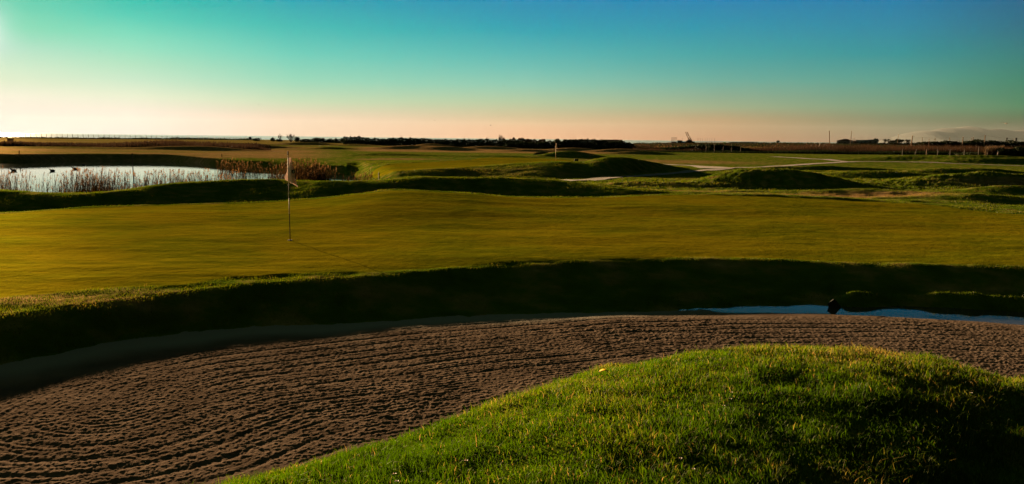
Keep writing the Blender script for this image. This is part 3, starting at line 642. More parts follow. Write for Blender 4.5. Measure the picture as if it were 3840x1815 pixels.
# ---- cart paths draped on the ground
def ribbon_path(name, pts, width, label=None):
    """pts: (picture column, row) walked along the ground"""
    W = []
    for (px, py, d) in pts:
        q = Pd(px, py, d); W.append((q[0], q[1]))
    W = np.array(W); t = np.concatenate([[0], np.cumsum(np.hypot(*np.diff(W, axis=0).T))])
    tq = np.arange(0, t[-1], 0.7); cx = pchip(t, W[:, 0], tq); cy = pchip(t, W[:, 1], tq)
    tx = np.gradient(cx); ty = np.gradient(cy); ln = np.hypot(tx, ty); nx, ny = -ty / ln, tx / ln
    ks = np.linspace(-1, 1, 7); n = len(tq)
    wd = np.full(n, width) if not callable(width) else np.array([width(v / t[-1]) for v in tq])
    PX = cx[:, None] + nx[:, None] * ks * wd[:, None] / 2; PY = cy[:, None] + ny[:, None] * ks * wd[:, None] / 2
    PZ_ = gz(PX, PY); PZ_ = np.maximum(PZ_, PZ_.mean(1, keepdims=True)) * .5 + PZ_ * .5 + .035
    i = np.arange(n * 7).reshape(n, 7); q = np.stack([i[:-1, :-1], i[:-1, 1:], i[1:, 1:], i[1:, :-1]], -1).reshape(-1, 4)
    o = mesh_np(name, np.stack([PX, PY, PZ_], -1).reshape(-1, 3), q, M['path']); tag(o, kind='structure'); return o
ribbon_path('cart_path', [(1930, 682, 53), (2150, 674, 56.5), (2330, 662, 62), (2500, 649, 68), (2660, 636, 77), (2780, 629, 83), (2950, 620, 94), (3100, 611, 108), (3270, 604, 119), (3440, 606, 117), (3620, 611, 112), (3900, 619, 104), (4300, 632, 92)], 1.45)
ribbon_path('cart_path', [(2710, 633, 80), (2620, 627.5, 88), (2500, 624, 92), (2360, 618, 96), (2260, 614, 100)], lambda k: 4.6 - 3.4 * min(1, k * 2.2))
ribbon_path('cart_path', [(3190, 606, 115), (3110, 601, 124), (3000, 594, 138), (2900, 590, 148)], 1.6)

# ---- flagstick on the near green
def flag_cloth(name, mat, parent, s=1.0):
    """a limp flag hanging from the pole: folded sheet, local z = height above the ground"""
    rows = [  # height, then offsets (x,y) of the folds from the pole outwards
        (1.985, [(.0, 0), (.03, -.012), (.05, .010), (.035, .02), (.030, .03)]),
        (1.85, [(.0, 0), (.045, -.02), (.070, .012), (.030, .03), (.005, .035)]),
        (1.70, [(.0, 0), (.055, -.03), (.095, .014), (.020, .04), (-.030, .045)]),
        (1.58, [(.0, 0), (.060, -.04), (.115, .010), (.015, .045), (-.060, .05)]),
        (1.46, [(-.005, 0), (.070, -.045), (.140, .005), (.015, .045), (-.100, .06)]),
        (1.37, [(.010, 0), (.090, -.045), (.165, .0), (.050, .04), (-.080, .06)]),
        (1.32, [(.030, 0), (.110, -.04), (.185, -.005), (.120, .02), (.040, .05)])]
    low = [0, .0, -.03, .03, .02]
    nr, ncol = 25, 25; zs = [r[0] for r in rows][::-1]
    V_ = []
    for i in range(nr):
        zt = 1.985 - (1.985 - 1.32) * i / (nr - 1)
        prof = [[pchip(zs, [r[1][k][a] for r in rows][::-1], np.array([zt]))[0] for a in (0, 1)] for k in range(5)]
        for j in range(ncol):
            t = j / (ncol - 1) * 4
            xx = pchip(range(5), [p[0] for p in prof], np.array([t]))[0]; yy = pchip(range(5), [p[1] for p in prof], np.array([t]))[0]
            sag = pchip(range(5), [0.06, .03, -.045, .03, .085], np.array([t]))[0] * (i / (nr - 1)) ** 2
            V_.append((xx * s, (yy + .004 * math.sin(zt * 40)) * s, (zt + sag) * s))
    idx_ = np.arange(nr * ncol).reshape(nr, ncol)
    q = np.stack([idx_[:-1, :-1], idx_[:-1, 1:], idx_[1:, 1:], idx_[1:, :-1]], -1).reshape(-1, 4)
    o = mesh_np(name, V_, q, mat, parent)
    md = o.modifiers.new('thick', 'SOLIDIFY'); md.thickness = 0.003 * s
    return o
b = Pz(1088, 902, -2.5); fx, fy = b[0], b[1]; fz = gzf(fx, fy)
t = empty('flagstick', (fx, fy, fz)); tag(t, 'tall black and white flagstick with limp white flag on the near putting green', 'golf flag')
r_ = .0105
MB().tube([(0, 0, -.05), (-.003, 0, 2.14)], [.011, .0095], 12).build('pole', M['black'], t, True)
MB().tube([(-.001, 0, .64), (-.0017, 0, 1.02)], .0125, 12).build('white_band', M['white'], t, True)
MB().tube([(-.0020, 0, 1.36), (-.0029, 0, 1.985)], .0135, 12).build('white_band', M['white'], t, True)
MB().tube([(-.003, 0, 2.04), (-.003, 0, 2.06), (-.003, 0, 2.13), (-.003, 0, 2.14)], [.010, .0165, .0165, .010], 12).build('cap', M['black'], t, True)
fl = flag_cloth('flag', M['cloth'], t); fl.scale = (1.22, 1.3, 1)
e = MB()
for k in range(28):
    a_ = 2 * math.pi * k / 28; e.v.append((.105 + .036 * math.cos(a_), -.006 - .042, 1.66 + .050 * math.sin(a_)))
e.f.append(tuple(range(28)))
em = e.build('emblem', M['crest'], fl); 
e = MB(); e.v += [(.098, -.052, 1.635), (.110, -.052, 1.632), (.122, -.052, 1.66), (.118, -.052, 1.690), (.104, -.052, 1.672), (.108, -.052, 1.655)]; e.f.append((0, 1, 2, 3, 4, 5))
e.build('emblem_mark', M['white'], fl)
MB().tube([(0, 0, .012), (0, 0, -.06)], .054, 24).build('hole_cup', M['black'], t)
# ---- flagstick on the far green
b = Pz(2083, 589, -2.5); q0 = Pd(2084, 594, 98); t = empty('flagstick', (q0[0], q0[1], gzf(q0[0], q0[1]))); tag(t, 'small distant pale flagstick with white flag on the far green', 'golf flag')
MB().tube([(0, 0, -.02), (0, 0, 2.1)], .020, 8).build('pole', M['yellow'], t, True)
f2 = flag_cloth('flag', M['cloth'], t, 1.0); f2.scale = (1.3, 1.3, 1); f2.location = (0, 0, .1)

def place(px, py, d):
    q = Pd(px, py, d); return (q[0], q[1], gzf(q[0], q[1]))
def top_h(px, ytop, d, base):
    return Pd(px, ytop, d)[2] - base
# ---- stakes and the little signs
def stake(px, ytop, d, label, lean=0, w=.07, h=None, mat='wood'):
    p = place(px, ytop, d); hh_ = h or max(.4, top_h(px, ytop, d, p[2]))
    t = empty('marker_stake', p); tag(t, label, 'stake', 'wooden stakes round the pond')
    MB().tube([(0, 0, -.1), (lean * hh_ * .5, 0, hh_ * .5), (lean * hh_, 0, hh_ - .04), (lean * hh_, 0, hh_)], [w/2, w/2, w/2, w/4], 6).build('shaft', M[mat], t)
    MB().tube([(lean * hh_ * .86, 0, hh_ * .86), (lean * hh_ * .95, 0, hh_ * .95)], w/2 + .006, 6).build('band', M['palewood'], t)
stake(71, 568, 107, 'short dark stake on the brown slope beyond the pond, leftmost stake', .12, .12)
p_ = place(497, 600, 90)
t = empty('marker_stake', (p_[0], p_[1], PZ - .4)); tag(t, 'tall thin dark stake standing in the pond by the far shore', 'stake', 'wooden stakes round the pond')
hq = Pd(497, 574, 90)[2] - PZ + .4
MB().tube([(0, 0, 0), (-.01, 0, hq)], .05, 6).build('shaft', M['wood'], t); MB().tube([(-.01, 0, hq - .25), (-.01, 0, hq - .1)], .06, 6).build('band', M['palewood'], t)
stake(832, 585, 108, 'dark stake on the bank above the right half of the pond', 0, .12)
stake(1421, 647, 57, 'reddish stake in the grass right of the pond tip', 0, .09)

p = place(40, 541, 205); t = empty('notice_board', p); tag(t, 'dark rectangular board on two posts at the far left edge', 'notice board')
hb = top_h(40, 518, 205, p[2]); wpx = 205 / F
MB().box((-10.5 * wpx, 0, hb / 2), (.12, .12, hb)).build('post', M['wood'], t); MB().box((11 * wpx, 0, hb / 2), (.12, .12, hb)).build('post', M['wood'], t)
MB().box((0, 0, hb - .55), (19 * wpx, .08, .9)).build('panel', M['wood'], t)
MB().box((0, 0, hb + .03), (25 * wpx, .16, .06)).build('top_rail', M['wood'], t)
for px, lab in ((63, 'bright white round marker beside the notice board, left of the pair'), (71, 'bright white round marker beside the notice board, right of the pair')):
    p = place(px, 541, 198); t = empty('tee_marker', p); tag(t, lab, 'tee marker', 'pair of white markers')
    MB().ball((0, 0, .22), .19, 12, 8).build('marker_ball', M['white'], t, True); MB().tube([(0, 0, -.1), (0, 0, .08)], .05, 8).build('spike', M['black'], t)
p = place(938, 523, 470); t = empty('black_hut', p); tag(t, 'small square black hut with a white foot beside the end of the fence', 'hut')
hb = top_h(938, 514, 470, p[2]); MB().box((0, 0, hb / 2 + .3), (1.25, 1.2, hb - .6)).build('cabin', M['black'], t); MB().box((0, 0, .3), (1.1, 1.05, .6)).build('base', M['white'], t); MB().box((0, 0, hb + .04), (1.4, 1.35, .1)).build('roof', M['black'], t)
p = place(2161, 604, 84); t = empty('tee_sign', p); tag(t, 'small square black sign box at the right end of the far green', 'sign')
hb = .5; MB().box((0, 0, .38), (.42, .10, .34)).build('panel', M['black'], t); MB().box((-.12, 0, .1), (.03, .03, .24)).build('leg', M['wood'], t); MB().box((.12, 0, .1), (.03, .03, .24)).build('leg', M['wood'], t)

# ---- ducks on the pond: one smooth body grown on a skeleton
def skin_body(name, chain, mat, parent=None, sub=2):
    """chain: list of (point, radius, parent index)"""
    me = bpy.data.meshes.new(name); me.from_pydata([p for p, r, k in chain], [(k, i) for i, (p, r, k) in enumerate(chain) if k >= 0], []); me.update()
    o = bpy.data.objects.new(name, me); COL.objects.link(o); md = o.modifiers.new('skin', 'SKIN')
    me.skin_vertices.new() if not me.skin_vertices else None
    for i, (p, r, k) in enumerate(chain): me.skin_vertices[0].data[i].radius = r if isinstance(r, tuple) else (r, r)
    me.skin_vertices[0].data[0].use_root = True
    ss = o.modifiers.new('sub', 'SUBSURF'); ss.levels = sub; ss.render_levels = sub
    me.materials.append(mat)
    dg = bpy.context.evaluated_depsgraph_get(); dg.update(); m2 = bpy.data.meshes.new_from_object(o.evaluated_get(dg)); m2.name = name
    bpy.data.objects.remove(o); m2.polygons.foreach_set('use_smooth', [True] * len(m2.polygons))
    if not m2.materials: m2.materials.append(mat)
    o = bpy.data.objects.new(name, m2); COL.objects.link(o)
    if parent: o.parent = parent
    return o
duck_t = empty('duck', (0, 0, 0))
skin_body('body', [((0, 0, .06), (.10, .11), -1), ((-.14, 0, .07), (.10, .11), 0), ((.14, 0, .06), (.09, .08), 0), ((.27, 0, .12), (.035, .02), 2), ((-.21, 0, .12), .06, 1), ((-.25, 0, .17), .048, 4), ((-.27, 0, .205), .052, 5), ((-.32, 0, .20), .028, 6)], M['feather'], duck_t)
MB().box((-.365, 0, .188), (.07, .03, .018), 0, .7).build('bill', M['wood'], duck_t)
first = True
for px, py, rz, sc, lab in ((52, 641, 0, 1.15, 'dark duck floating on the pond, leftmost of four'), (197, 641.5, 0, 1.0, 'dark duck with a wake on the pond, second from the left'), (281, 634, .25, 1.0, 'dark duck on the pond above the others, third from the left'), (314, 619, 0, .95, 'dark duck farthest out on the pond near the far shore')):
    q = Pz(px, py, PZ)
    if first: o = duck_t; first = False
    else:
        o = duck_t.copy(); COL.objects.link(o)
        for ch in list(duck_t.children): cc = ch.copy(); COL.objects.link(cc); cc.parent = o
    o.location = q; o.rotation_euler = (0, 0, rz); o.scale = (sc * 1.05,) * 3
    tag(o, lab, 'duck', 'ducks on the pond')

# ---- birds in the sky
def bird(loc, span, flap, rz, label, group=None):
    t = empty('bird', loc, rz); tag(t, label, 'bird', group)
    s = span / 2
    skin_body('body', [((0, 0, 0), s * .14, -1), ((-s * .35, 0, 0), s * .11, 0), ((-s * .52, 0, s*.03), s * .06, 1), ((s * .35, 0, 0), s * .07, 0), ((s * .6, 0, .0), (s * .10, s * .02), 3)], M['feather'], t, 1)
    for sg in (-1, 1):
        m = MB(); k = flap
        top = [(-.18, 0, .05), (-.10, .45, .05 + k * .5), (.10, 1.0, .05 + k * .75)]; bot = [(.22, 0, .05), (.20, .45, .04 + k * .5), (.16, 1.0, .04 + k * .75)]
        for v in top + bot: m.v.append((v[0] * s, v[1] * s * sg, v[2] * s))
        for v in top + bot: m.v.append((v[0] * s, v[1] * s * sg, v[2] * s - .012 * s))
        m.f += [(0, 1, 4, 3), (1, 2, 5, 4), (6, 9, 10, 7), (7, 10, 11, 8), (0, 3, 9, 6), (2, 8, 11, 5), (0, 6, 7, 1), (1, 7, 8, 2), (3, 4, 10, 9), (4, 5, 11, 10)]
        m.build('wing', M['feather'], t)
q = Pd(3773, 463, 60); bird(tuple(q), .8, .25, 1.5, 'dark bird flying above the hazy mountains at right')
for k, (px, py, lab) in enumerate([(1733, 212, 'tiny bird high in the sky left of centre'), (1955, 211, 'tiny bird high in the sky near the centre top'), (1890, 323, 'tiny bird in the middle of the sky, below the higher pair'), (1865, 411, 'tiny bird in the pale sky over the bare bush, upper one'), (1870, 438, 'tiny bird in the pale sky over the bare bush, lower one'), (1840, 470, 'small bird just above the hedge near the bare bush'), (373, 192, 'tiny lone bird in the green sky at left'), (1095, 393, 'tiny bird in the sky above the flagstick'), (970, 393, 'tiny bird in the sky left of the flagstick'), (1630, 452, 'tiny bird low over the long hedge')]):
    q = Pd(px, py, 170); bird(tuple(q), .75 if k == 5 else .5, .5, 1.2 + k, lab, 'small birds scattered over the sky')

# ---- foliage
def leaf_cloud(cs, n, size, seed=0, squash=1.0):
    """many leaf faces spread through ellipsoids; cs: list of (x,y,z,rx,ry,rz)"""
    rg = np.random.default_rng(seed); cs = np.array(cs, float); vol = (cs[:, 3] * cs[:, 5]); k = rg.choice(len(cs), n, p=vol / vol.sum())
    d = rg.normal(size=(n, 3)); d /= np.linalg.norm(d, axis=1, keepdims=True); r = rg.uniform(.35, 1.0, n) ** .5
    p = cs[k, :3] + d * cs[k, 3:] * r[:, None] * (1 + .18 * rg.normal(size=(n, 1)))
    a = rg.normal(size=(n, 3)); a /= np.linalg.norm(a, axis=1, keepdims=True); b_ = np.cross(a, rg.normal(size=(n, 3))); b_ /= np.linalg.norm(b_, axis=1, keepdims=True)
    s = size * rg.uniform(.5, 1.3, n)[:, None]
    V_ = np.stack([p - a * s * .5, p + b_ * s * .35, p + a * s * .6, p - b_ * s * .35], 1).reshape(-1, 3)
    return V_, (np.arange(n) * 4)[:, None] + np.arange(4)[None, :], np.repeat(np.clip(.45 + .2 * rg.normal(size=n), 0, 1), 4)
def shrub(name, px, ytop, ybase, wpx, d, label, cat='shrub', group=None, mat='hedge', n=700, blobs=6, seed=1, trunk=True):
    p = place(px, ybase, d); h = max(.8, top_h(px, ytop, d, p[2])); w = wpx * d / F
    rg = random.Random(seed * 31 + int(px)); t = empty(name, p); tag(t, label, cat, group)
    cs = [(rg.uniform(-.3, .3) * w, rg.uniform(-.3, .3) * w, h * rg.uniform(.35, .68), w * rg.uniform(.22, .38), w * rg.uniform(.22, .38), h * rg.uniform(.24, .34)) for _ in range(blobs)]
    w *= 1.15; cs += [(0, 0, h * .4, w * .42, w * .4, h * .40), (0, 0, h * .2, w * .46, w * .4, h * .22)]
    V_, q, tn = leaf_cloud(cs, n, max(.12, .10 * math.sqrt(w * h)), seed)
    V_[:, 2] = np.maximum(V_[:, 2], 0)
    mesh_np('crown', V_, q, M[mat], t, attrs=dict(tone=tn))
    if trunk:
        m = MB().tube([(0, 0, -.1), (.03 * w, 0, h * .3), (0, 0, h * .55)], [.05 * w, .035 * w, .015 * w], 6)
        for k in range(4):
            a_ = k * 1.6 + 1; m.tube([(0, 0, h * .25), (w * .2 * math.cos(a_), w * .2 * math.sin(a_), h * .6)], [.02 * w, .006 * w], 5)
        m.build('trunk', M['bark'], t)
    return t
def hedge(px0, yb0, px1, yb1, d0, d1, tops, label, thick=3.5, n=9000, leaf=.34, seed=3, mat='hedge', spiky=.25, name='hedge'):
    """tops: list of (px, ytop)"""
    A = place(px0, yb0, d0); B = place(px1, yb1, d1); cx, cy = (A[0]+B[0])/2, (A[1]+B[1])/2
    o_ = Vector((cx, cy, gzf(cx, cy))); rg = np.random.default_rng(seed)
    k = rg.uniform(0, 1, n); px = px0 + (px1 - px0) * k; d = d0 + (d1 - d0) * k
    yt = np.interp(px, [a[0] for a in tops], [a[1] for a in tops])
    x_ = UP(px) * d; base = gz(x_, d)
    zt = np.array([Pd(a, b, c_)[2] for a, b, c_ in zip(px, yt, d)])
    lumpy = fbm(px * .09, px * 0 + seed, 3, seed) * spiky * 2.2 + rg.normal(0, .05, n)
    H_ = np.maximum(zt - base, .5) * (1 + lumpy * .35)
    v = rg.uniform(0, 1, n) ** .7; off = (rg.uniform(-1, 1, n)) * thick / 2 * np.sqrt(np.clip(1.05 - v ** 3, .05, 1))
    p = np.stack([x_ - o_[0], d + off - o_[1], base + v * H_ - o_[2]], 1)
    a = rg.normal(size=(n, 3)); a /= np.linalg.norm(a, axis=1, keepdims=True); b_ = np.cross(a, rg.normal(size=(n, 3))); b_ /= np.linalg.norm(b_, axis=1, keepdims=True)
    s = leaf * rg.uniform(.5, 1.5, n)[:, None]
    V_ = np.stack([p - a*s*.5, p + b_*s*.4, p + a*s*.6, p - b_*s*.4], 1).reshape(-1, 3)
    q = (np.arange(n) * 4)[:, None] + np.arange(4)[None, :]; tn = np.repeat(np.clip(.4 + .2 * rg.normal(size=n), 0, 1), 4)
    # woody inside
    ks = np.linspace(0, 1, 60); pxs = px0 + (px1-px0)*ks; ds = d0 + (d1-d0)*ks; xs = UP(pxs)*ds; bs = gz(xs, ds); zs = np.array([Pd(a_, b__, c_)[2] for a_, b__, c_ in zip(pxs, np.interp(pxs, [u[0] for u in tops], [u[1] for u in tops]), ds)])
    hs_ = np.maximum(zs - bs, .5) * .72
    ring = []
    for off_, zf in ((-thick*.36, 0), (-thick*.32, .8), (0, 1), (thick*.32, .8), (thick*.36, 0)):
        ring.append(np.stack([xs - o_[0], ds + off_ - o_[1], bs - .1 + hs_ * zf - o_[2]], 1))
    C_ = np.stack(ring, 1).reshape(-1, 3); ii = np.arange(300).reshape(60, 5); cq = np.stack([ii[:-1, :-1], ii[1:, :-1], ii[1:, 1:], ii[:-1, 1:]], -1).reshape(-1, 4) + len(V_)
    o = mesh_np(name, np.vstack([V_, C_]), np.vstack([q, cq]), M[mat], attrs=dict(tone=np.concatenate([tn, np.full(300, .2)])))
    o.location = o_; tag(o, label, 'hedge'); return o
hedge(1285, 536, 1965, 556, 268, 236, [(1285, 515), (1330, 513), (1380, 519), (1440, 520), (1500, 517), (1600, 520), (1700, 524), (1800, 523), (1900, 527), (1950, 530), (1968, 540)], 'long dense dark hedge along the far edge of the course, left of the bare bush', n=14000, seed=4)
hedge(1122, 533, 1292, 537, 372, 330, [(1122, 522), (1160, 521), (1200, 523), (1240, 522), (1292, 521)], 'low thin hedge joining the round shrubs to the long hedge', thick=2, n=2500, leaf=.25, seed=14)
hedge(1885, 557, 2170, 558, 228, 228, [(1885, 545), (1900, 539), (1960, 534), (2010, 535), (2080, 533), (2170, 534)], 'lower dark hedge in front of the teal hut', n=6000, seed=5)
hedge(2070, 559, 2380, 560, 232, 226, [(2050, 531), (2090, 525), (2150, 526), (2230, 524), (2260, 531), (2330, 531), (2370, 538), (2380, 548)], 'tall dark hedge right of the far flag with a spiky top', n=9000, seed=6, spiky=.4)
hedge(2010, 536, 2100, 538, 300, 300, [(2010, 530), (2100, 528)], 'brown scrub row behind the hedge near the far flag', n=1500, seed=8, mat='brush')
hedge(1880, 545, 2040, 545, 290, 290, [(1880, 524), (1920, 521), (1980, 524), (2040, 525)], 'brown leafless thicket behind the teal hut', n=5000, seed=9, mat='brush', spiky=.4)
SHR = [(962, 517, 528, 23, 395, 'round dark shrub nearest the end of the fence'), (1024, 514, 529, 18, 390, 'small dark shrub left of the first bare bush'), (1048, 521, 530, 26, 385, 'low flat shrub below the first bare bush'), (1115, 511, 532, 24, 380, 'dark round shrub right of the large bare bush'), (1150, 519, 533, 34, 370, 'low dark shrub between two taller round shrubs'),
       (1187, 513, 535, 34, 350, 'broad domed dark shrub left of three smaller ones'), (1212, 515, 536, 18, 345, 'narrow dark shrub in the row before the long hedge'), (1238, 515, 536, 24, 340, 'middle dark shrub in the row before the long hedge'), (1260, 516, 537, 15, 330, 'smallest upright shrub beside the start of the long hedge'), (1290, 514, 537, 24, 320, 'dark shrub merging into the start of the long hedge')]
for k, (px, yt, yb, w, d, lab) in enumerate(SHR): shrub('shrub', px, yt, yb, w, d, lab, group='shrubs left of the long hedge', seed=20 + k, n=1500)
def bare_bush(px, ytop, ybase, wpx, d, label, n=26, plume=True, seed=0):
    p = place(px, ybase, d); h = top_h(px, ytop, d, p[2]); w = wpx * d / F; rg = random.Random(seed)
    t = empty('bare_bush', p); tag(t, label, 'bush', 'leafless bushes on the skyline'); m = MB(); tips = []
    for k in range(n):
        a_ = rg.uniform(0, 6.28); r = rg.random() ** .6 * w / 2; hh_ = h * rg.uniform(.6, 1.0) * (1 - .25 * (2 * r / w) ** 2)
        pt = [(0.08 * r * math.cos(a_), .08 * r * math.sin(a_), 0), (r * .45 * math.cos(a_), r * .4 * math.sin(a_), hh_ * .5), (r * math.cos(a_), r * math.sin(a_), hh_)]
        m.tube(pt, [.07, .05, .03], 4); tips.append(pt[-1])
        for j in range(3):
            b0 = Vector(pt[1]).lerp(Vector(pt[2]), rg.uniform(.1, .8)); m.tube([b0, b0 + Vector((rg.uniform(-.4, .4), rg.uniform(-.4, .4), rg.uniform(.4, 1.0)))], [.04, .02], 4)
    m.build('stems', M['bark'], t)
    cs = [(a[0], a[1], a[2] - .25, .14, .14, .4) for a in tips]
    V_, q, tn = leaf_cloud(cs, n * 14, .20, seed); sh_ = mesh_np('seed_heads', V_, q, M['brush'], t, attrs=dict(tone=tn)); sh_['kind'] = 'stuff'
bare_bush(1051, 500, 524, 26, 380, 'thin leafless bush left of the large one above the flagstick', 12, seed=1)
bare_bush(1091, 499, 530, 40, 375, 'large leafless bush on the skyline above the flagstick', 34, seed=2)
bare_bush(1828, 513, 528, 24, 300, 'faint small leafless bush on top of the long hedge', 10, seed=3)
bare_bush(1876, 505, 530, 30, 290, 'rounded leafless bush at the gap in the hedge near the centre', 30, seed=4)
shrub('shrub', 2030, 566, 576, 54, 128, 'low dark spiky shrub left of the far flag, larger of two', group='dark shrubs beside the far flag', n=2500, seed=41, trunk=True)
shrub('shrub', 2096, 570, 577, 30, 128, 'low dark spiky shrub behind the far flagstick, smaller of two', group='dark shrubs beside the far flag', n=1400, seed=42)

# ---- reeds
def reeds(name, label, px0, px1, d0, d1, n_tall, n_low, hmin, hmax, plume_frac, seed, lowh=.8, zb=None, stem_w=.020, clump=1.0, mat='reed', pm='plume'):
    rg = np.random.default_rng(seed)
    def spots(n):
        px = rg.uniform(px0, px1, n * 4); k = rg.uniform(0, 1, n * 4)
        dd0 = np.interp(px, *zip(*d0)); dd1 = np.interp(px, *zip(*d1)); d = dd0 + (dd1 - dd0) * k; x_ = UP(px) * d
        cl = fbm(x_ * .35, d * .3, 3, seed); dens = np.interp(px, [1195, 1255, 1390], [1, .12, .04]) if seed == 12 else 1.0; keep_ = rg.uniform(0, 1, n * 4) < dens * np.clip(.4 + clump * cl * 1.6, .04, 1); x_, d, cl = x_[keep_][:n], d[keep_][:n], cl[keep_][:n]
        return x_, d, cl
    Vs, Qs, Ts, tones = [], [], [], []
    x_, y_, cl = spots(n_tall); n = len(x_); z_ = gz(x_, y_); z_ = np.maximum(z_, PZ - .25) if zb is None else z_
    ux = 1920 + 3038 * x_ / y_; fade = np.interp(ux, [1150, 1280, 1390], [1, .7, .4]) if seed == 12 else 1.0
    h = rg.uniform(hmin, hmax, n) * fade * (1 + .35 * cl) + (PZ - z_ if zb is None else 0); lean = rg.normal(.10, .08, n); az = rg.normal(.4, 1.0, n)
    tx = x_ + lean * h * np.cos(az); ty = y_ + lean * h * np.sin(az); tz = z_ + h
    w = stem_w * rg.uniform(.7, 1.2, n)
    P = np.empty((n, 9, 3))
    for lev, f in enumerate((0, .5, 1)):
        cx = x_ + (tx - x_) * f ** 1.6; cy = y_ + (ty - y_) * f ** 1.6; cz = z_ + h * f
        for k in range(3):
            a_ = 2 * math.pi * k / 3; ww = w * (1 - .5 * f); P[:, lev * 3 + k] = np.stack([cx + ww * math.cos(a_) * .6, cy + ww * math.sin(a_) * .6, cz], 1)
    b_ = (np.arange(n) * 9)[:, None]
    q = np.concatenate([b_ + np.array([[l * 3 + k, l * 3 + (k+1) % 3, (l+1)*3 + (k+1) % 3, (l+1)*3 + k]]) for l in range(2) for k in range(3)])
    Vs.append(P.reshape(-1, 3)); Qs.append(q); tones.append(np.repeat(np.clip(rg.normal(.55, .2, n), 0, 1), 9)); off = n * 9
    # leaves on the tall stems and low leafy growth
    lx, ly, _ = spots(n_low); lz = gz(lx, ly); lz = np.maximum(lz, PZ - .15) if zb is None else lz
    lh = rg.gamma(4, lowh / 4, len(lx)) * (1 + .8 * _); lh = np.clip(lh, .15, hmax)
    k3 = rg.integers(0, n, n * 3); f = rg.uniform(.25, .8, n * 3)
    ax_ = np.concatenate([lx, x_[k3] + (tx - x_)[k3] * f]); ay_ = np.concatenate([ly, y_[k3] + (ty - y_)[k3] * f]); az_ = np.concatenate([lz, z_[k3] + h[k3] * f]); ah = np.concatenate([lh, rg.uniform(.2, .45, n * 3)])
    V2, q2, t2 = ribbons(ax_, ay_, az_, ah, stem_w * rg.uniform(.8, 2.0, len(ax_)), rg.uniform(0, math.pi, len(ax_)), rg.uniform(.1, .9, len(ax_)), rg.uniform(0, 2 * math.pi, len(ax_)))
    Vs.append(V2); Qs.append(q2 + off); t2 = t2 + off; tones.append(np.repeat(np.clip(rg.normal(.38, .25, len(ax_)), 0, 1), 5))
    o = mesh_np(name, np.vstack(Vs), np.vstack(Qs), M[mat], attrs=dict(tone=np.concatenate(tones)), Ft=t2); tag(o, label, kind='stuff')
    pk = np.nonzero(rg.uniform(0, 1, n) < plume_frac)[0]
    cs = [(tx[i] + .04, ty[i], tz[i] - .05, .032, .03, .13) for i in pk]
    if cs:
        V3, q3, t3 = leaf_cloud(cs, len(cs) * 14, .055, seed + 1)
        po = mesh_np('plumes', V3, q3, M[pm], o, attrs=dict(tone=t3)); po['kind'] = 'stuff'
    return o
near_shore = [(0, 42.5), (900, 43.5), (1000, 45), (1300, 50), (1420, 54)]
reeds('reed_bed', 'reeds standing in the water along the near shore of the pond', -500, 1010, [(-500, 43), (0, 43), (1010, 45)], [(-500, 49), (0, 49), (600, 50), (1010, 52)], 1900, 15000, .65, 1.6, .4, 11, lowh=.42, stem_w=.012, clump=1.2)
reeds('reed_bed', 'dense rust coloured reeds with pale plumes at the right end of the pond', 1000, 1390, [(1000, 58), (1390, 64)], [(1000, 73), (1150, 72), (1390, 70)], 1200, 5200, .9, 1.75, .35, 12, lowh=.75, stem_w=.016, clump=1.1)
reeds('reed_bed', 'thin line of reeds along the far right shore of the pond', 800, 1000, [(800, 82), (1000, 70)], [(800, 88), (1000, 77)], 160, 400, .6, 1.2, .6, 13, lowh=.5, stem_w=.018, clump=1.0)
# dry brush bands
def brush(name, label, px0, px1, d0, d1, n, h, w, seed, mat='brush', tmean=.45, hprof=None):
    rg = np.random.default_rng(seed); px = rg.uniform(px0, px1, n); d = rg.uniform(d0, d1, n); x_ = UP(px) * d
    cl = fbm(x_ * .12, d * .1, 4, seed); hh_ = h * (1 + .9 * cl) * rg.uniform(.55, 1.1, n)
    if hprof: hh_ *= np.interp(px, *zip(*hprof))
    V2, q2, t2 = ribbons(x_, d, gz(x_, d), hh_, w * rg.uniform(.5, 1.5, n), rg.uniform(-.7, .7, n), rg.uniform(.05, .5, n), rg.uniform(0, 6.28, n))
    o = mesh_np(name, V2, q2, M[mat], attrs=dict(tone=np.repeat(np.clip(rg.normal(tmean, .22, n) + .3 * cl, 0, 1), 5)), Ft=t2); tag(o, label, kind='stuff'); return o
brush('dry_scrub', 'brown dry scrub in the hollow beyond the pond', 330, 1010, 152, 200, 15000, 1.35, .12, 51, tmean=.15, hprof=[(330, .2), (420, .7), (600, 1), (800, .8), (950, .6), (1010, .1)])
brush('dry_scrub', 'dark strip of scrub below the notice board', -200, 420, 170, 188, 6000, .8, .14, 52, tmean=.2)
brush('dry_scrub', 'brown reeds and scrub behind the field fence at right', 2370, 5200, 200, 226, 64000, 1.65, .06, 53, tmean=.35, hprof=[(2370, .55), (2600, .6), (2700, .4), (2820, .7), (3000, 1), (3840, .95)])
brush('dry_scrub', 'low dark scrub in front of the field fence', 2380, 5200, 189, 197, 16000, .62, .16, 54, 'hedge', .3, hprof=[(2380, 1), (2600, .5), (2900, 1.1), (3200, 1.3), (3840, 1)])
brush('dry_scrub', 'broken brown scrub on the waste ground at right', 2370, 5200, 300, 500, 12000, .55, .3, 55, tmean=.4)
brush('dry_scrub', 'dark low scrub patches on the waste ground at right', 2370, 5200, 300, 510, 8000, .7, .5, 56, 'hedge', .3)
brush('dry_scrub', 'dark scrub line below the coastal fence', -300, 960, 478, 492, 5000, .9, .4, 57, 'hedge', .3)

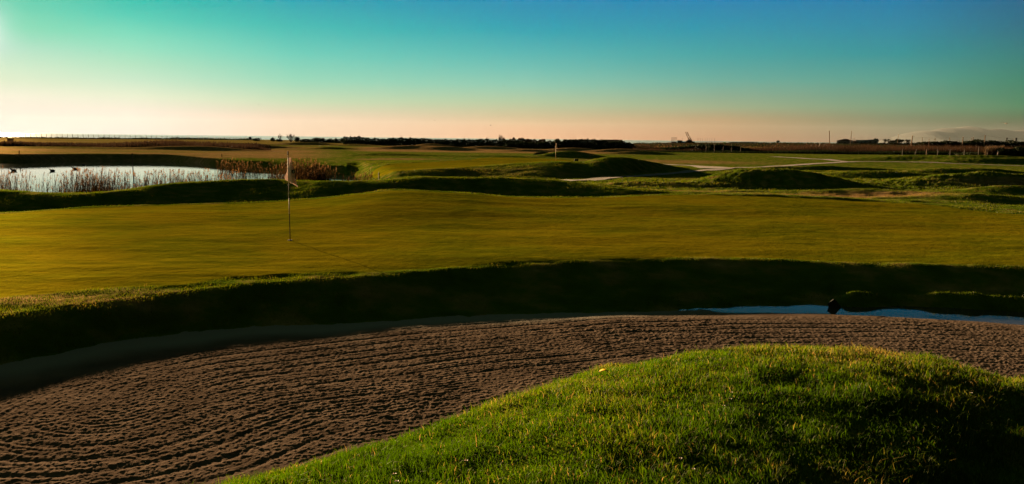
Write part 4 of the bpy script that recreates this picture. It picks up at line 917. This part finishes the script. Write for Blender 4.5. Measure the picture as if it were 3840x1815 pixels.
# ---- long mesh fence on the coast at left
def post_list(px0, px1, n, d0, d1): return [(px0 + (px1 - px0) * k / (n - 1), d0 + (d1 - d0) * k / (n - 1)) for k in range(n)]
pl = post_list(-380, 975, 70, 500, 470)
p0 = place(-380, 515, 500); t = empty('coastal_fence', (0, 490, -2.9)); tag(t, 'long mesh fence with thin posts along the coast at far left', 'fence')
prevp = None; net = MB()
for k, (px, d) in enumerate(pl):
    x_ = UP(px) * d; g_ = gzf(x_, d); topz = Pd(px, 499.5 + px * .0163, d)[2]
    MB().tube([(x_, d - 490, g_ + 2.7), (x_ + random.uniform(-.06, .06), d - 490, topz + 2.9)], .13, 5).build('post', M['wood'], t)
    n0 = len(net.v); net.v += [(x_, d - 490.1, g_ + 2.9), (x_, d - 490.1, topz + 2.85)]
    if k: net.f.append((n0 - 2, n0, n0 + 1, n0 - 1))
net.build('netting', M['net'], t)

# ---- field fence and single posts at right
for k, (px, yt, yb, lean, mat, lab) in enumerate([(2607, 548, 560, 0, 'wood', None), (2648, 548, 562, 0, 'wood', None), (2679, 548, 562, 0, 'wood', None), (2712, 549, 563, 0, 'wood', None), (2743, 549, 564, 0, 'wood', None), (2777, 550, 565, 0, 'wood', None),
      (3384, 559, 578, 0, 'palewood', 'thin pale fence post left of the leaning one at right'), (3431, 559, 577, .25, 'palewood', 'pale fence post leaning to the right in the brown reeds'), (3474, 560, 578, 0, 'wood', 'brown fence post right of the leaning one'), (3516, 560, 580, 0, 'palewood', 'pale upright fence post in the middle of the right fence'), (3563, 561, 579, 0, 'palewood', 'pale fence post left of the dark low bush'), (3616, 561, 578, 0, 'palewood', 'pale fence post behind the dark low bush'), (3670, 550, 571, 0, 'palewood', 'tall pale post standing higher than its neighbours at right'), (3741, 569, 590, .1, 'palewood', 'short thick pale post beside the orange reeds at far right')]):
    d = 192 - (px - 2600) * .012; p = place(px, yb, d); h = max(1.0, top_h(px, yt, d, p[2])); t = empty('fence_post', p)
    if k < 6: tag(t, 'thin wooden post of the field fence below the dark mound', 'post', 'thin field fence posts below the dark mound')
    else: tag(t, lab, 'post', 'pale fence posts at right')
    wd = .11 if k < 6 else .17
    if k == 13: wd = .34
    MB().tube([(0, 0, -.1), (lean * h * .5, 0, h * .5), (lean * h, 0, h)], [wd / 2, wd / 2, wd / 2.3], 7).build('shaft', M[mat], t)
    MB().tube([(lean * h - .0, 0, h - .02), (lean * h, 0, h + .03)], [wd / 2 + .01, wd / 3], 7).build('cap', M[mat], t)
shrub('bush', 3765, 554, 588, 50, 183, 'dark leafy bush behind the orange reeds near the right edge', 'bush', n=4500, seed=61)
shrub('bush', 3830, 547, 590, 70, 181, 'large dark bush cut off by the right edge', 'bush', n=5500, seed=62)
shrub('bush', 3640, 571, 584, 90, 184, 'low rounded dark bush in front of the brown reeds at right', 'bush', n=2500, seed=63)
reeds('reed_clump', 'orange brown reed clump lit by the sun near the right edge', 3690, 3760, [(3690, 184), (3760, 184)], [(3690, 190), (3760, 190)], 500, 1600, 1.5, 2.3, .8, 64, lowh=1.2, zb=1, stem_w=.05, clump=.2)

# ---- skyline things at right
def tree(px, ytop, ybase, wpx, d, label, seed, squash=.5):
    p = place(px, ybase, d); h = max(1.5, top_h(px, ytop, d, p[2])); w = wpx * d / F; rg = random.Random(seed)
    t = empty('tree', p); tag(t, label, 'tree')
    cs = [(rg.uniform(-.34, .34) * w, rg.uniform(-.3, .3) * w, h * rg.uniform(.5, .82), w * rg.uniform(.16, .28), w * rg.uniform(.2, .3), h * rg.uniform(.13, .2)) for _ in range(11)]
    V_, q, tn = leaf_cloud(cs, 1800, .42, seed); mesh_np('crown', V_, q, M['hedge'], t, attrs=dict(tone=tn))
    m = MB().tube([(0, 0, -.2), (.02 * w, 0, h * .35), (0, 0, h * .6)], [.055 * w, .04 * w, .02 * w], 7)
    for k in range(5):
        a_ = k * 1.26 + .4; m.tube([(0, 0, h * .3), (w * .28 * math.cos(a_), w * .25 * math.sin(a_), h * .65)], [.025 * w, .008 * w], 5)
    m.build('trunk', M['bark'], t)
def palm(px, ytop, ybase, d, label, seed):
    p = place(px, ybase, d); h = top_h(px, ytop, d, p[2]); t = empty('palm_tree', p); tag(t, label, 'palm tree', 'squat palms by the low houses'); rg = random.Random(seed)
    MB().tube([(0, 0, -.2), (.05, 0, h * .4), (0, 0, h * .72)], [.34, .26, .30], 8).build('trunk', M['bark'], t)
    V_ = []; Q_ = []
    for k in range(30):
        a_ = rg.uniform(0, 6.28); up_ = rg.uniform(-.2, 1.1); L_ = h * .36 + .4; pr = None
        for j in range(5):
            s = j / 4; r = L_ * s; zz = h * .74 + up_ * r * .8 - .9 * s * s * L_ * .7; wv = .26 * (1 - s * .7)
            x_, y_ = r * math.cos(a_), r * math.sin(a_); nx, ny = -math.sin(a_) * wv, math.cos(a_) * wv
            V_ += [(x_ - nx, y_ - ny, zz - .05), (x_ + nx, y_ + ny, zz - .05)]
            if j: b_ = len(V_) - 4; Q_.append((b_, b_ + 1, b_ + 3, b_ + 2))
    mesh_np('fronds', V_, np.array(Q_), M['hedge'], t, attrs=dict(tone=np.full(len(V_), .4)))
D2 = 430
tree(3284, 516, 536, 22, D2, 'round crowned dark tree at the right end of the long low building', 71)
tree(3372, 521, 540, 26, D2, 'dark round tree between the palms and the leaning pole', 72)
tree(2918, 527, 535, 12, 500, 'small lone dark tree on the flat skyline', 73)
palm(3318, 517, 536, D2, 'bushy palm, leftmost of four', 74); palm(3331, 516, 536, D2, 'palm touching the leftmost one, slightly taller', 75)
palm(3400, 519, 538, D2, 'small palm right of the dark round tree', 76); palm(3408, 520, 538, D2, 'rightmost palm of four, next to the leaning pole', 77)
hedge(3440, 545, 3905, 552, 340, 330, [(3440, 534), (3500, 532), (3520, 534), (3545, 528), (3570, 531), (3600, 535), (3625, 532), (3650, 525), (3680, 529), (3720, 531), (3790, 529), (3812, 535), (3850, 533)], 'long mass of dark trees below the mountains at right', thick=10, n=12000, leaf=.5, seed=80, spiky=.3)
hedge(3190, 541, 3450, 543, 400, 380, [(3190, 538), (3450, 535)], 'low dark hedge in front of the low houses', thick=3, n=2500, leaf=.4, seed=81)
hedge(2640, 562, 2800, 560, 205, 205, [(2540, 552), (2640, 541), (2680, 541), (2740, 548), (2790, 556)], 'dark scrub covered mound below the grey shed', thick=8, n=3500, leaf=.4, seed=82)
hedge(2480, 560, 2640, 561, 208, 208, [(2480, 556), (2560, 548), (2640, 541)], 'left slope of the dark scrub mound below the twin booms', thick=8, n=2500, leaf=.4, seed=83)

def block(name, px0, px1, ytop, ybase, d, depth, wall, roof, label, cat='building', gable=False, wins=0, group=None):
    cxp = (px0 + px1) / 2; p = place(cxp, ybase, d); q = Pd(cxp, ybase, d); z0 = min(p[2], q[2]) - .6; h = Pd(cxp, ytop, d)[2] - z0; w = (px1 - px0) * d / F
    t = empty(name, (p[0], p[1], z0), -math.atan(p[0] / p[1])); tag(t, label, cat, group)
    hw = h if not gable else h * .72
    MB().box((0, 0, hw / 2), (w, depth, hw)).build('wall', M[wall], t)
    if gable:
        MB().prism([(-w / 2 - .3, hw + .003), (w / 2 + .3, hw + .003), (w * .08, h), (-w * .08, h)], -depth / 2 - .3, depth / 2 + .3).build('roof', M[roof], t)
    else: MB().box((0, 0, h + .09), (w + .3, depth + .3, .18)).build('roof', M[roof], t)
    for k in range(wins):
        xx = -w / 2 + w * (k + .5) / wins; wn = MB().box((xx, -depth / 2 - .03, hw * .66), (.9, .06, hw * .22)).build('window', M['glass'], t)
        MB().box((xx, -depth / 2 - .05, hw * .66 - hw * .12), (1.05, .12, .07)).build('sill', M[wall], wn)
    if wins: MB().box((w * .3, -depth / 2 - .025, hw * .3), (.9, .05, hw * .55)).build('door', M['wood'], t)
    return t
block('house', 3140, 3197, 521, 538, D2, 7, 'whitewall', 'roof', 'house with a broad dark pitched roof and pale walls', 'house', True, 3)
block('annex', 3197, 3212, 529, 537, D2, 5, 'whitewall', 'roof', 'small white annex with dark openings right of the pitched roof house', 'building', False, 3)
block('long_building', 3212, 3262, 526, 538, D2 + 8, 6, 'tealwall', 'greywall', 'long low teal building with a pale flat roof', 'building', False, 4)
block('long_building', 3256, 3290, 525, 538, D2, 6, 'greywall', 'tealwall', 'pale grey low building at the foot of the round tree', 'building', False, 2)
block('house', 3332, 3365, 526, 539, D2 + 6, 6, 'greywall', 'roof', 'low dark house between the palms and the round tree', 'house', True, 1)
block('shed', 2737, 2785, 533.5, 547, 470, 6, 'greywall', 'roof', 'long grey shed with a dark roof, left half of the grey range', 'shed', False, 3)
block('shed', 2786, 2833, 533, 549, 460, 6, 'greywall', 'tealwall', 'grey slatted shed, right half of the grey range', 'shed', False, 2)
block('container', 2712, 2721, 534.5, 539.5, 440, 3, 'lime', 'lime', 'small bright green container on the waste ground', 'container')
block('long_building', 2226, 2252, 526.5, 534, 330, 4, 'whitewall', 'greywall', 'pale low building just above the hedge, shorter of two', 'building')
block('long_building', 2252, 2321, 525, 532, 345, 5, 'whitewall', 'greywall', 'long pale low building just above the hedge, longer of two', 'building', False, 4)
block('hut', 1905, 1953, 528, 540, 262, 3, 'tealwall', 'tealwall', 'low teal hut behind the dark hedge', 'hut', False, 2)
block('hut', 2540, 2557, 527.5, 541, 450, 4, 'tealwall', 'tealwall', 'pale teal cabin left of the twin booms', 'hut', False, 2)
block('container', 2555, 2568, 532, 541, 444, 3, 'blue', 'blue', 'bright blue container beside the teal cabin', 'container')
block('container', 2518, 2536, 533, 542, 448, 3, 'black', 'black', 'black container under the row of close masts', 'container')
# low blocks standing on the skyline by the mountains
for px0, px1, yt, lab in ((3772, 3777, 518, 'narrow dark water tower above the trees, left of the pair'), (3806, 3812, 518, 'wider dark water tower above the trees, right of the pair')):
    p = place((px0 + px1) / 2, 540, 400); h = top_h((px0 + px1) / 2, yt, 400, p[2]); w = (px1 - px0) * 400 / F; t = empty('water_tower', p); tag(t, lab, 'tower', 'pair of dark towers')
    MB().tube([(0, 0, -.2), (0, 0, h)], w / 2, 14).build('shaft', M['black'], t); MB().tube([(0, 0, h), (0, 0, h + .12), (0, 0, h + .3)], [w / 2 + .1, w / 2 + .1, .1], 14).build('cap', M['steel'], t)

# twin booms on their dark base
d = 455; p = place(2582, 538, d); z0 = p[2]; s = d / F
def lp(px, py): return ((px - 2582) * s, 0, Pd(2582, py, d)[2] - z0)
t = empty('twin_boom_rig', p); tag(t, 'rig with two long parallel booms leaning left over a dark steel base', 'machine')
for dx in (0, 7.5):
    bo = MB(); a0 = Vector(lp(2590 + dx - 1, 533)); a1 = Vector(lp(2577 + dx - 1, 511)); a2 = Vector(lp(2568.5 + dx, 495))
    a0.y = a1.y = a2.y = (dx - 3.7) * .05
    bo.tube([a0, a0.lerp(a1, .45), a1], [.30, .34, .22], 8); bo.tube([a1, a2 * .98 + a1 * .02, a2], [.22, .19, .18], 8)
    ob = bo.build('boom', M['rust'], t, True); MB().tube([a2, a2 + (a2 - a1).normalized() * .12], .20, 8).build('tip', M['rust'], ob)
MB().tube([lp(2579, 522.6), lp(2587, 522.6)], .14, 6).build('crossbar', M['rust'], t)
xa = [lp(2567, 533), lp(2578, 525), lp(2582, 524), lp(2584, 529), lp(2587, 524.5), lp(2592, 532), lp(2604, 533.5), lp(2604, 540), lp(2564, 540)]
MB().prism([(a_[0], a_[2]) for a_ in xa][::-1], -1.1, 1.1).build('base', M['steel'], t)
MB().box((lp(2600.5, 0)[0], 0, lp(0, 532)[2]), (7.5 * s, 2.0, 3.2 * s)).build('cab', M['steel'], t)
def mast(px, yt, yb, d, label, group, w=.09, lean=0):
    p = place(px, yb, d); h = top_h(px, yt, d, p[2]); t = empty('mast', p); tag(t, label, 'mast', group)
    MB().tube([(0, 0, -.2), (lean * h, 0, h)], [w, w * .7], 6).build('pole', M['black'], t); MB().box((lean * h, 0, h), (w * 3, w * 3, w * 2)).build('head', M['black'], t)
for k in range(8): mast(2518 + k * 2.6, 516, 536, 470, 'thin mast in the close row left of the teal cabin', 'close row of thin masts left of the teal cabin', .09)
for k, px in enumerate((2617, 2626.5, 2634, 2644, 2652, 2661, 2669, 2679)): mast(px, 519.5, 536, 470, 'thin mast in the spaced row right of the twin booms', 'spaced row of thin masts right of the twin booms', .09)
mast(2557.5, 518, 534, 455, 'single thin mast beside the teal cabin', 'lone masts', .06)

# utility poles and the cables between them
POL = [(3112, 490, 535, 5, 'thick dark pole leaning left, tallest on the skyline', .24), (3189, 491, 535, -2, 'tall pole behind the roof of the dark roofed house', .16), (3202, 515, 534, 0, 'short thin pole right of the dark roofed house', .10),
       (3366, 504, 536, -.5, 'slim pole left of the leaning one, behind the round tree', .12), (3417, 508, 538, -3, 'dark pole leaning right beside the palms', .26), (3457, 514, 540, 0, 'slim pole right of the leaning one', .10), (3483, 519, 540, 0, 'shortest slim pole below the left end of the mountains', .09), (3505, 516, 541, 0, 'slim pole with a small crossarm, left one', .10), (3559, 514, 541, -.5, 'slim pole with a small crossarm, right one', .12), (3609, 513, 543, -.3, 'dark pole near the mountain peak', .2),
       (3642, 516, 541, 0, 'short slim pole of a close pair', .10), (3648, 514, 541, 0, 'taller thick pole of a close pair', .16), (3691, 507, 542, -.5, 'tallest dark pole right of the mountain peak', .2), (3800, 519, 542, 0, 'faint slim pole between the two towers', .09)]
ends = {}
for k, (px, yt, yb, lean, lab, w) in enumerate(POL):
    d = 330 + (k % 3) * 14 if k > 3 else 400; p = place(px, yb, d); h = top_h(px, yt, d, p[2]); s = d / F; t = empty('utility_pole', p); tag(t, lab, 'pole', 'utility poles on the right skyline')
    lx = -lean * s
    MB().tube([(0, 0, -.2), (lx, 0, h)], [w * 1.1, w * .8], 8).build('shaft', M['wood'], t)
    if k in (7, 8): MB().box((lx, 0, h - .8), (.95, .1, .14)).build('crossarm', M['wood'], t)
    elif k in (3, 4, 9, 12): MB().box((lx, 0, h - .12), (.6, .1, .1)).build('crossarm', M['wood'], t)
    MB().tube([(lx, 0, h), (lx, 0, h + .14)], .05, 6).build('insulator', M['white'], t)
    ends[k] = Vector((p[0] + lx, p[1], p[2] + h - .05))
def cable(a, b, sag, lab):
    pts = [a.lerp(b, k / 14) - Vector((0, 0, sag * 4 * (k / 14) * (1 - k / 14))) for k in range(15)]
    o = MB().tube([q - a for q in pts], .022, 4).build('cable', M['black']); o.location = a; tag(o, lab, 'cable', 'thin cables between the poles')
cable(ends[3], ends[4], .8, 'thin sagging cable between the slim pole and the leaning pole')
cable(ends[4], ends[5], .5, 'thin cable from the leaning pole to the next slim pole')
cable(ends[5], ends[8], .4, 'long thin cable above the shorter poles below the mountains')
cable(ends[8], ends[9], .3, 'thin cable ending at the dark pole near the mountain peak')
cable(ends[9], ends[12], .4, 'thin cable rising to the tallest pole right of the peak')
far_e = Vector(tuple(Pd(3860, 520, 330))); cable(ends[12], far_e, .5, 'thin cable running from the tallest pole out of the picture')
# rubble by the waste ground
rg = random.Random(5)
for k, (px, py, w) in enumerate([(3043, 545, 1.0), (3060, 543, .8), (3076, 539, 1.0), (3092, 543, .9), (3100, 546, 1.3), (3110, 548, 1.1), (3123, 546, .9), (2856, 543, 2.2), (2922, 546, 1.6), (2484, 538.5, 2.2), (2503, 539, .9)]):
    far_ = px < 3000; q = Pd(px, py, 480 if far_ else 236); w = w * (1.1 if far_ else .8); m = MB(); m.ball((0, 0, 0), (w * .35, w * .3, w * .24), 7, 4); m.ball((w * .2, .1, -.06), (w * .2, w * .25, w * .18), 6, 4)
    g_ = gzf(q[0], q[1]); m.tube([(0, 0, min(g_ - q[2], -.1)), (0, 0, -.05)], [w * .9, w * .25], 7)
    o = m.build('rubble_heap', M['stone']); o.location = tuple(q)
    tag(o, ['pale lump of rubble at the left of the white cluster', 'second pale lump in the white cluster', 'highest pale lump in the white cluster', 'pale lump left of the largest in the white cluster', 'largest pale lump of the white cluster', 'lowest pale lump of the white cluster', 'rightmost pale lump of the white cluster', 'grey white heap right of the grey sheds', 'pale slab heap below the lone small tree', 'flat white object left of the black container', 'small pale speck beside the flat white object'][k], 'rubble', 'pale rubble on the waste ground')

# ---- the dark slab in the rain water, stalks, daisies, a yellow leaf
q = Pz(3140, 1158, puz); sl_ = MB()
sl_.prism([(-.13, .07), (-.09, -.06), (.17, -.06), (.01, .135), (-.03, .15)], -.015, .02); o = sl_.build('drain_slab', M['slab']); o.location = (q[0], q[1] + .12, q[2]); tag(o, 'tilted dark slab at the edge of the rain water', 'slab')
md = o.modifiers.new('b', 'BEVEL'); md.width = .008; md.segments = 2
def stalk(px, py_base, d, h, lean, label, mat='reed'):
    p = place(px, py_base, d); t = empty('dry_stalk', p); tag(t, label, 'stalk', 'dry stalks in the grass')
    a_ = (lean * h, 0, h); MB().tube([(0, 0, -.02), (lean * h * .4, 0, h * .5), a_], [.0030, .0028, .0018], 5).build('stem', M['palewood'], t)
    MB().ball((a_[0], 0, h), (.006, .006, .016), 6, 4).build('seed_head', M['palewood'], t, True)
stalk(3188, 1316, 7.45, .14, -.08, 'dry pale stalk on the crest of the mound, left of a pair'); stalk(3200, 1318, 7.45, .165, -.20, 'dry pale stalk on the crest of the mound, right of a pair')
stalk(2478, 1460, 6.3, .17, -.25, 'dry leaning stalk on the lit flank of the mound'); stalk(2216, 1515, 6.0, .11, 0, 'dry upright stalk low on the left flank of the mound'); stalk(2345, 1490, 6.1, .10, -.15, 'short dry stalk in the middle of the mound flank')
stalk(1263, 1725, 6.6, .10, 0, 'dry stalk at the sandy edge, leftmost')
def daisy(px, py, d, label):
    q = Pd(px, py, d); g_ = gzf(q[0], q[1]); t = empty('daisy', (q[0], q[1], g_)); tag(t, label, 'flower', 'small daisies in the near grass'); h = .055
    MB().tube([(0, 0, 0), (.004, 0, h)], .0015, 5).build('stem', M['lime'], t)
    m = MB()
    for k in range(12):
        a_ = 2 * math.pi * k / 12; c_, s_ = math.cos(a_), math.sin(a_); r1, r2 = .003, .012; w = .0026
        n0 = len(m.v); m.v += [(r1*c_ - w*s_*.5, r1*s_ + w*c_*.5, h), (r1*c_ + w*s_*.5, r1*s_ - w*c_*.5, h), (r2*c_ + w*s_, r2*s_ - w*c_, h + .004), (r2*c_ - w*s_, r2*s_ + w*c_, h + .004)]; m.f.append((n0, n0+1, n0+2, n0+3))
    m.build('petals', M['petal'], t); MB().ball((0, 0, h + .002), (.004, .004, .003), 8, 4).build('flower_centre', M['yellow'], t, True)
for px, py, lab in ((2741, 1475, 'daisy high on the shaded middle of the mound, upper of two'), (2738, 1499, 'daisy just below another one in the middle of the mound'), (2712, 1526, 'daisy with small head left of and below the pair'), (2550, 1723, 'daisy near the bottom edge of the picture, left of a larger one'), (2598, 1763, 'largest daisy near the bottom edge of the picture'), (1747, 1731, 'pinkish daisy low in the grass left of centre'), (1478, 1781, 'pinkish daisy at the bottom near the sand'), (1487, 1810, 'daisy cut by the bottom edge near the sand'), (3640, 1478, 'tiny pale daisy in the dark hollow at right')):
    q = Pd(px, py, 5); dd0 = np.linspace(3, 9, 400); rr = np.array([Pd(px, py, v) for v in dd0]); zz = gz(rr[:, 0], rr[:, 1]) + .05; k = int(np.argmax(rr[:, 2] < zz)); daisy(px, py, float(dd0[k]), lab)
dd0 = np.linspace(4, 10, 400); rr = np.array([Pd(2263, 1397, v) for v in dd0]); k = int(np.argmax(rr[:, 2] < gz(rr[:, 0], rr[:, 1]) + .04)); q = rr[k]
m = MB(); n_ = 9
for j in range(n_):
    tt_ = j / (n_ - 1); w = .022 * math.sin(math.pi * min(1, tt_ * .95 + .03)) + .001; zz = .02 * math.sin(tt_ * 3); m.v += [((tt_ - .5) * .09, -w, zz + .008), ((tt_ - .5) * .09, 0, zz), ((tt_ - .5) * .09, w, zz + .008)]
    if j: b_ = 3 * j; m.f += [(b_ - 3, b_, b_ + 1, b_ - 2), (b_ - 2, b_ + 1, b_ + 2, b_ - 1)]
o = m.build('fallen_leaf', M['yellow'], None, True); o.location = (q[0], q[1], q[2]); md = o.modifiers.new('s', 'SOLIDIFY'); md.thickness = .0008; tag(o, 'curled yellow fallen leaf at the sandy edge of the mound', 'leaf')

# ------------------------------------------------------------------ far mountains and the air
MT = [(3330, 545), (3400, 512), (3430, 494), (3465, 489), (3500, 490), (3530, 483), (3560, 480), (3600, 479.5), (3626, 473.5), (3650, 480), (3685, 486), (3740, 483), (3780, 489), (3840, 486), (3950, 478), (4100, 470), (4400, 480), (4800, 470), (5400, 500), (5900, 540)]
md_ = 27000.0
pxs = np.linspace(3330, 5900, 420); yy = pchip([a[0] for a in MT], [a[1] for a in MT], pxs)
hz_ = np.array([Pd(a, b_, md_)[2] for a, b_ in zip(pxs, yy)]) + 22 * fbm(pxs / 70, pxs * 0, 4, 5); xs = np.array([Pd(a, b_, md_)[0] for a, b_ in zip(pxs, yy)])
ks = np.linspace(-1, 1, 31); GX = np.repeat(xs[None, :], 31, 0); GY = md_ + ks[:, None] * 4500 * np.ones((1, len(xs)))
prof = np.exp(-(ks[:, None] * 2.2) ** 2) - .01; base = -30
rel = fbm(GX / 900, GY / 900, 5, 99) * 150 * np.exp(-(ks[:, None] * 2.5) ** 2) * (np.abs(ks[:, None]) ** .5)
GZ = base + (hz_[None, :] - base) * prof + rel
ii = np.arange(31 * len(xs)).reshape(31, -1); q = np.stack([ii[:-1, :-1], ii[:-1, 1:], ii[1:, 1:], ii[1:, :-1]], -1).reshape(-1, 4)
tag(mesh_np('hills', np.stack([GX, GY, GZ], -1).reshape(-1, 3), q, M['rock']), kind='structure')
if HAZE:
    m = bpy.data.materials.new('haze'); m.use_nodes = True; n = m.node_tree.nodes; l = m.node_tree.links; n.clear()
    pv = n.new('ShaderNodeVolumePrincipled'); pv.inputs['Density'].default_value = HAZE; pv.inputs['Color'].default_value = (.68, .84, .95, 1); pv.inputs['Anisotropy'].default_value = 0.2
    o_ = n.new('ShaderNodeOutputMaterial'); l.new(pv.outputs[0], o_.inputs['Volume'])
    hb_ = MB().box((9000, 16000, 350 - 20), (60000, 40000, 700)); hz_o = hb_.build('haze', m); tag(hz_o, kind='stuff')
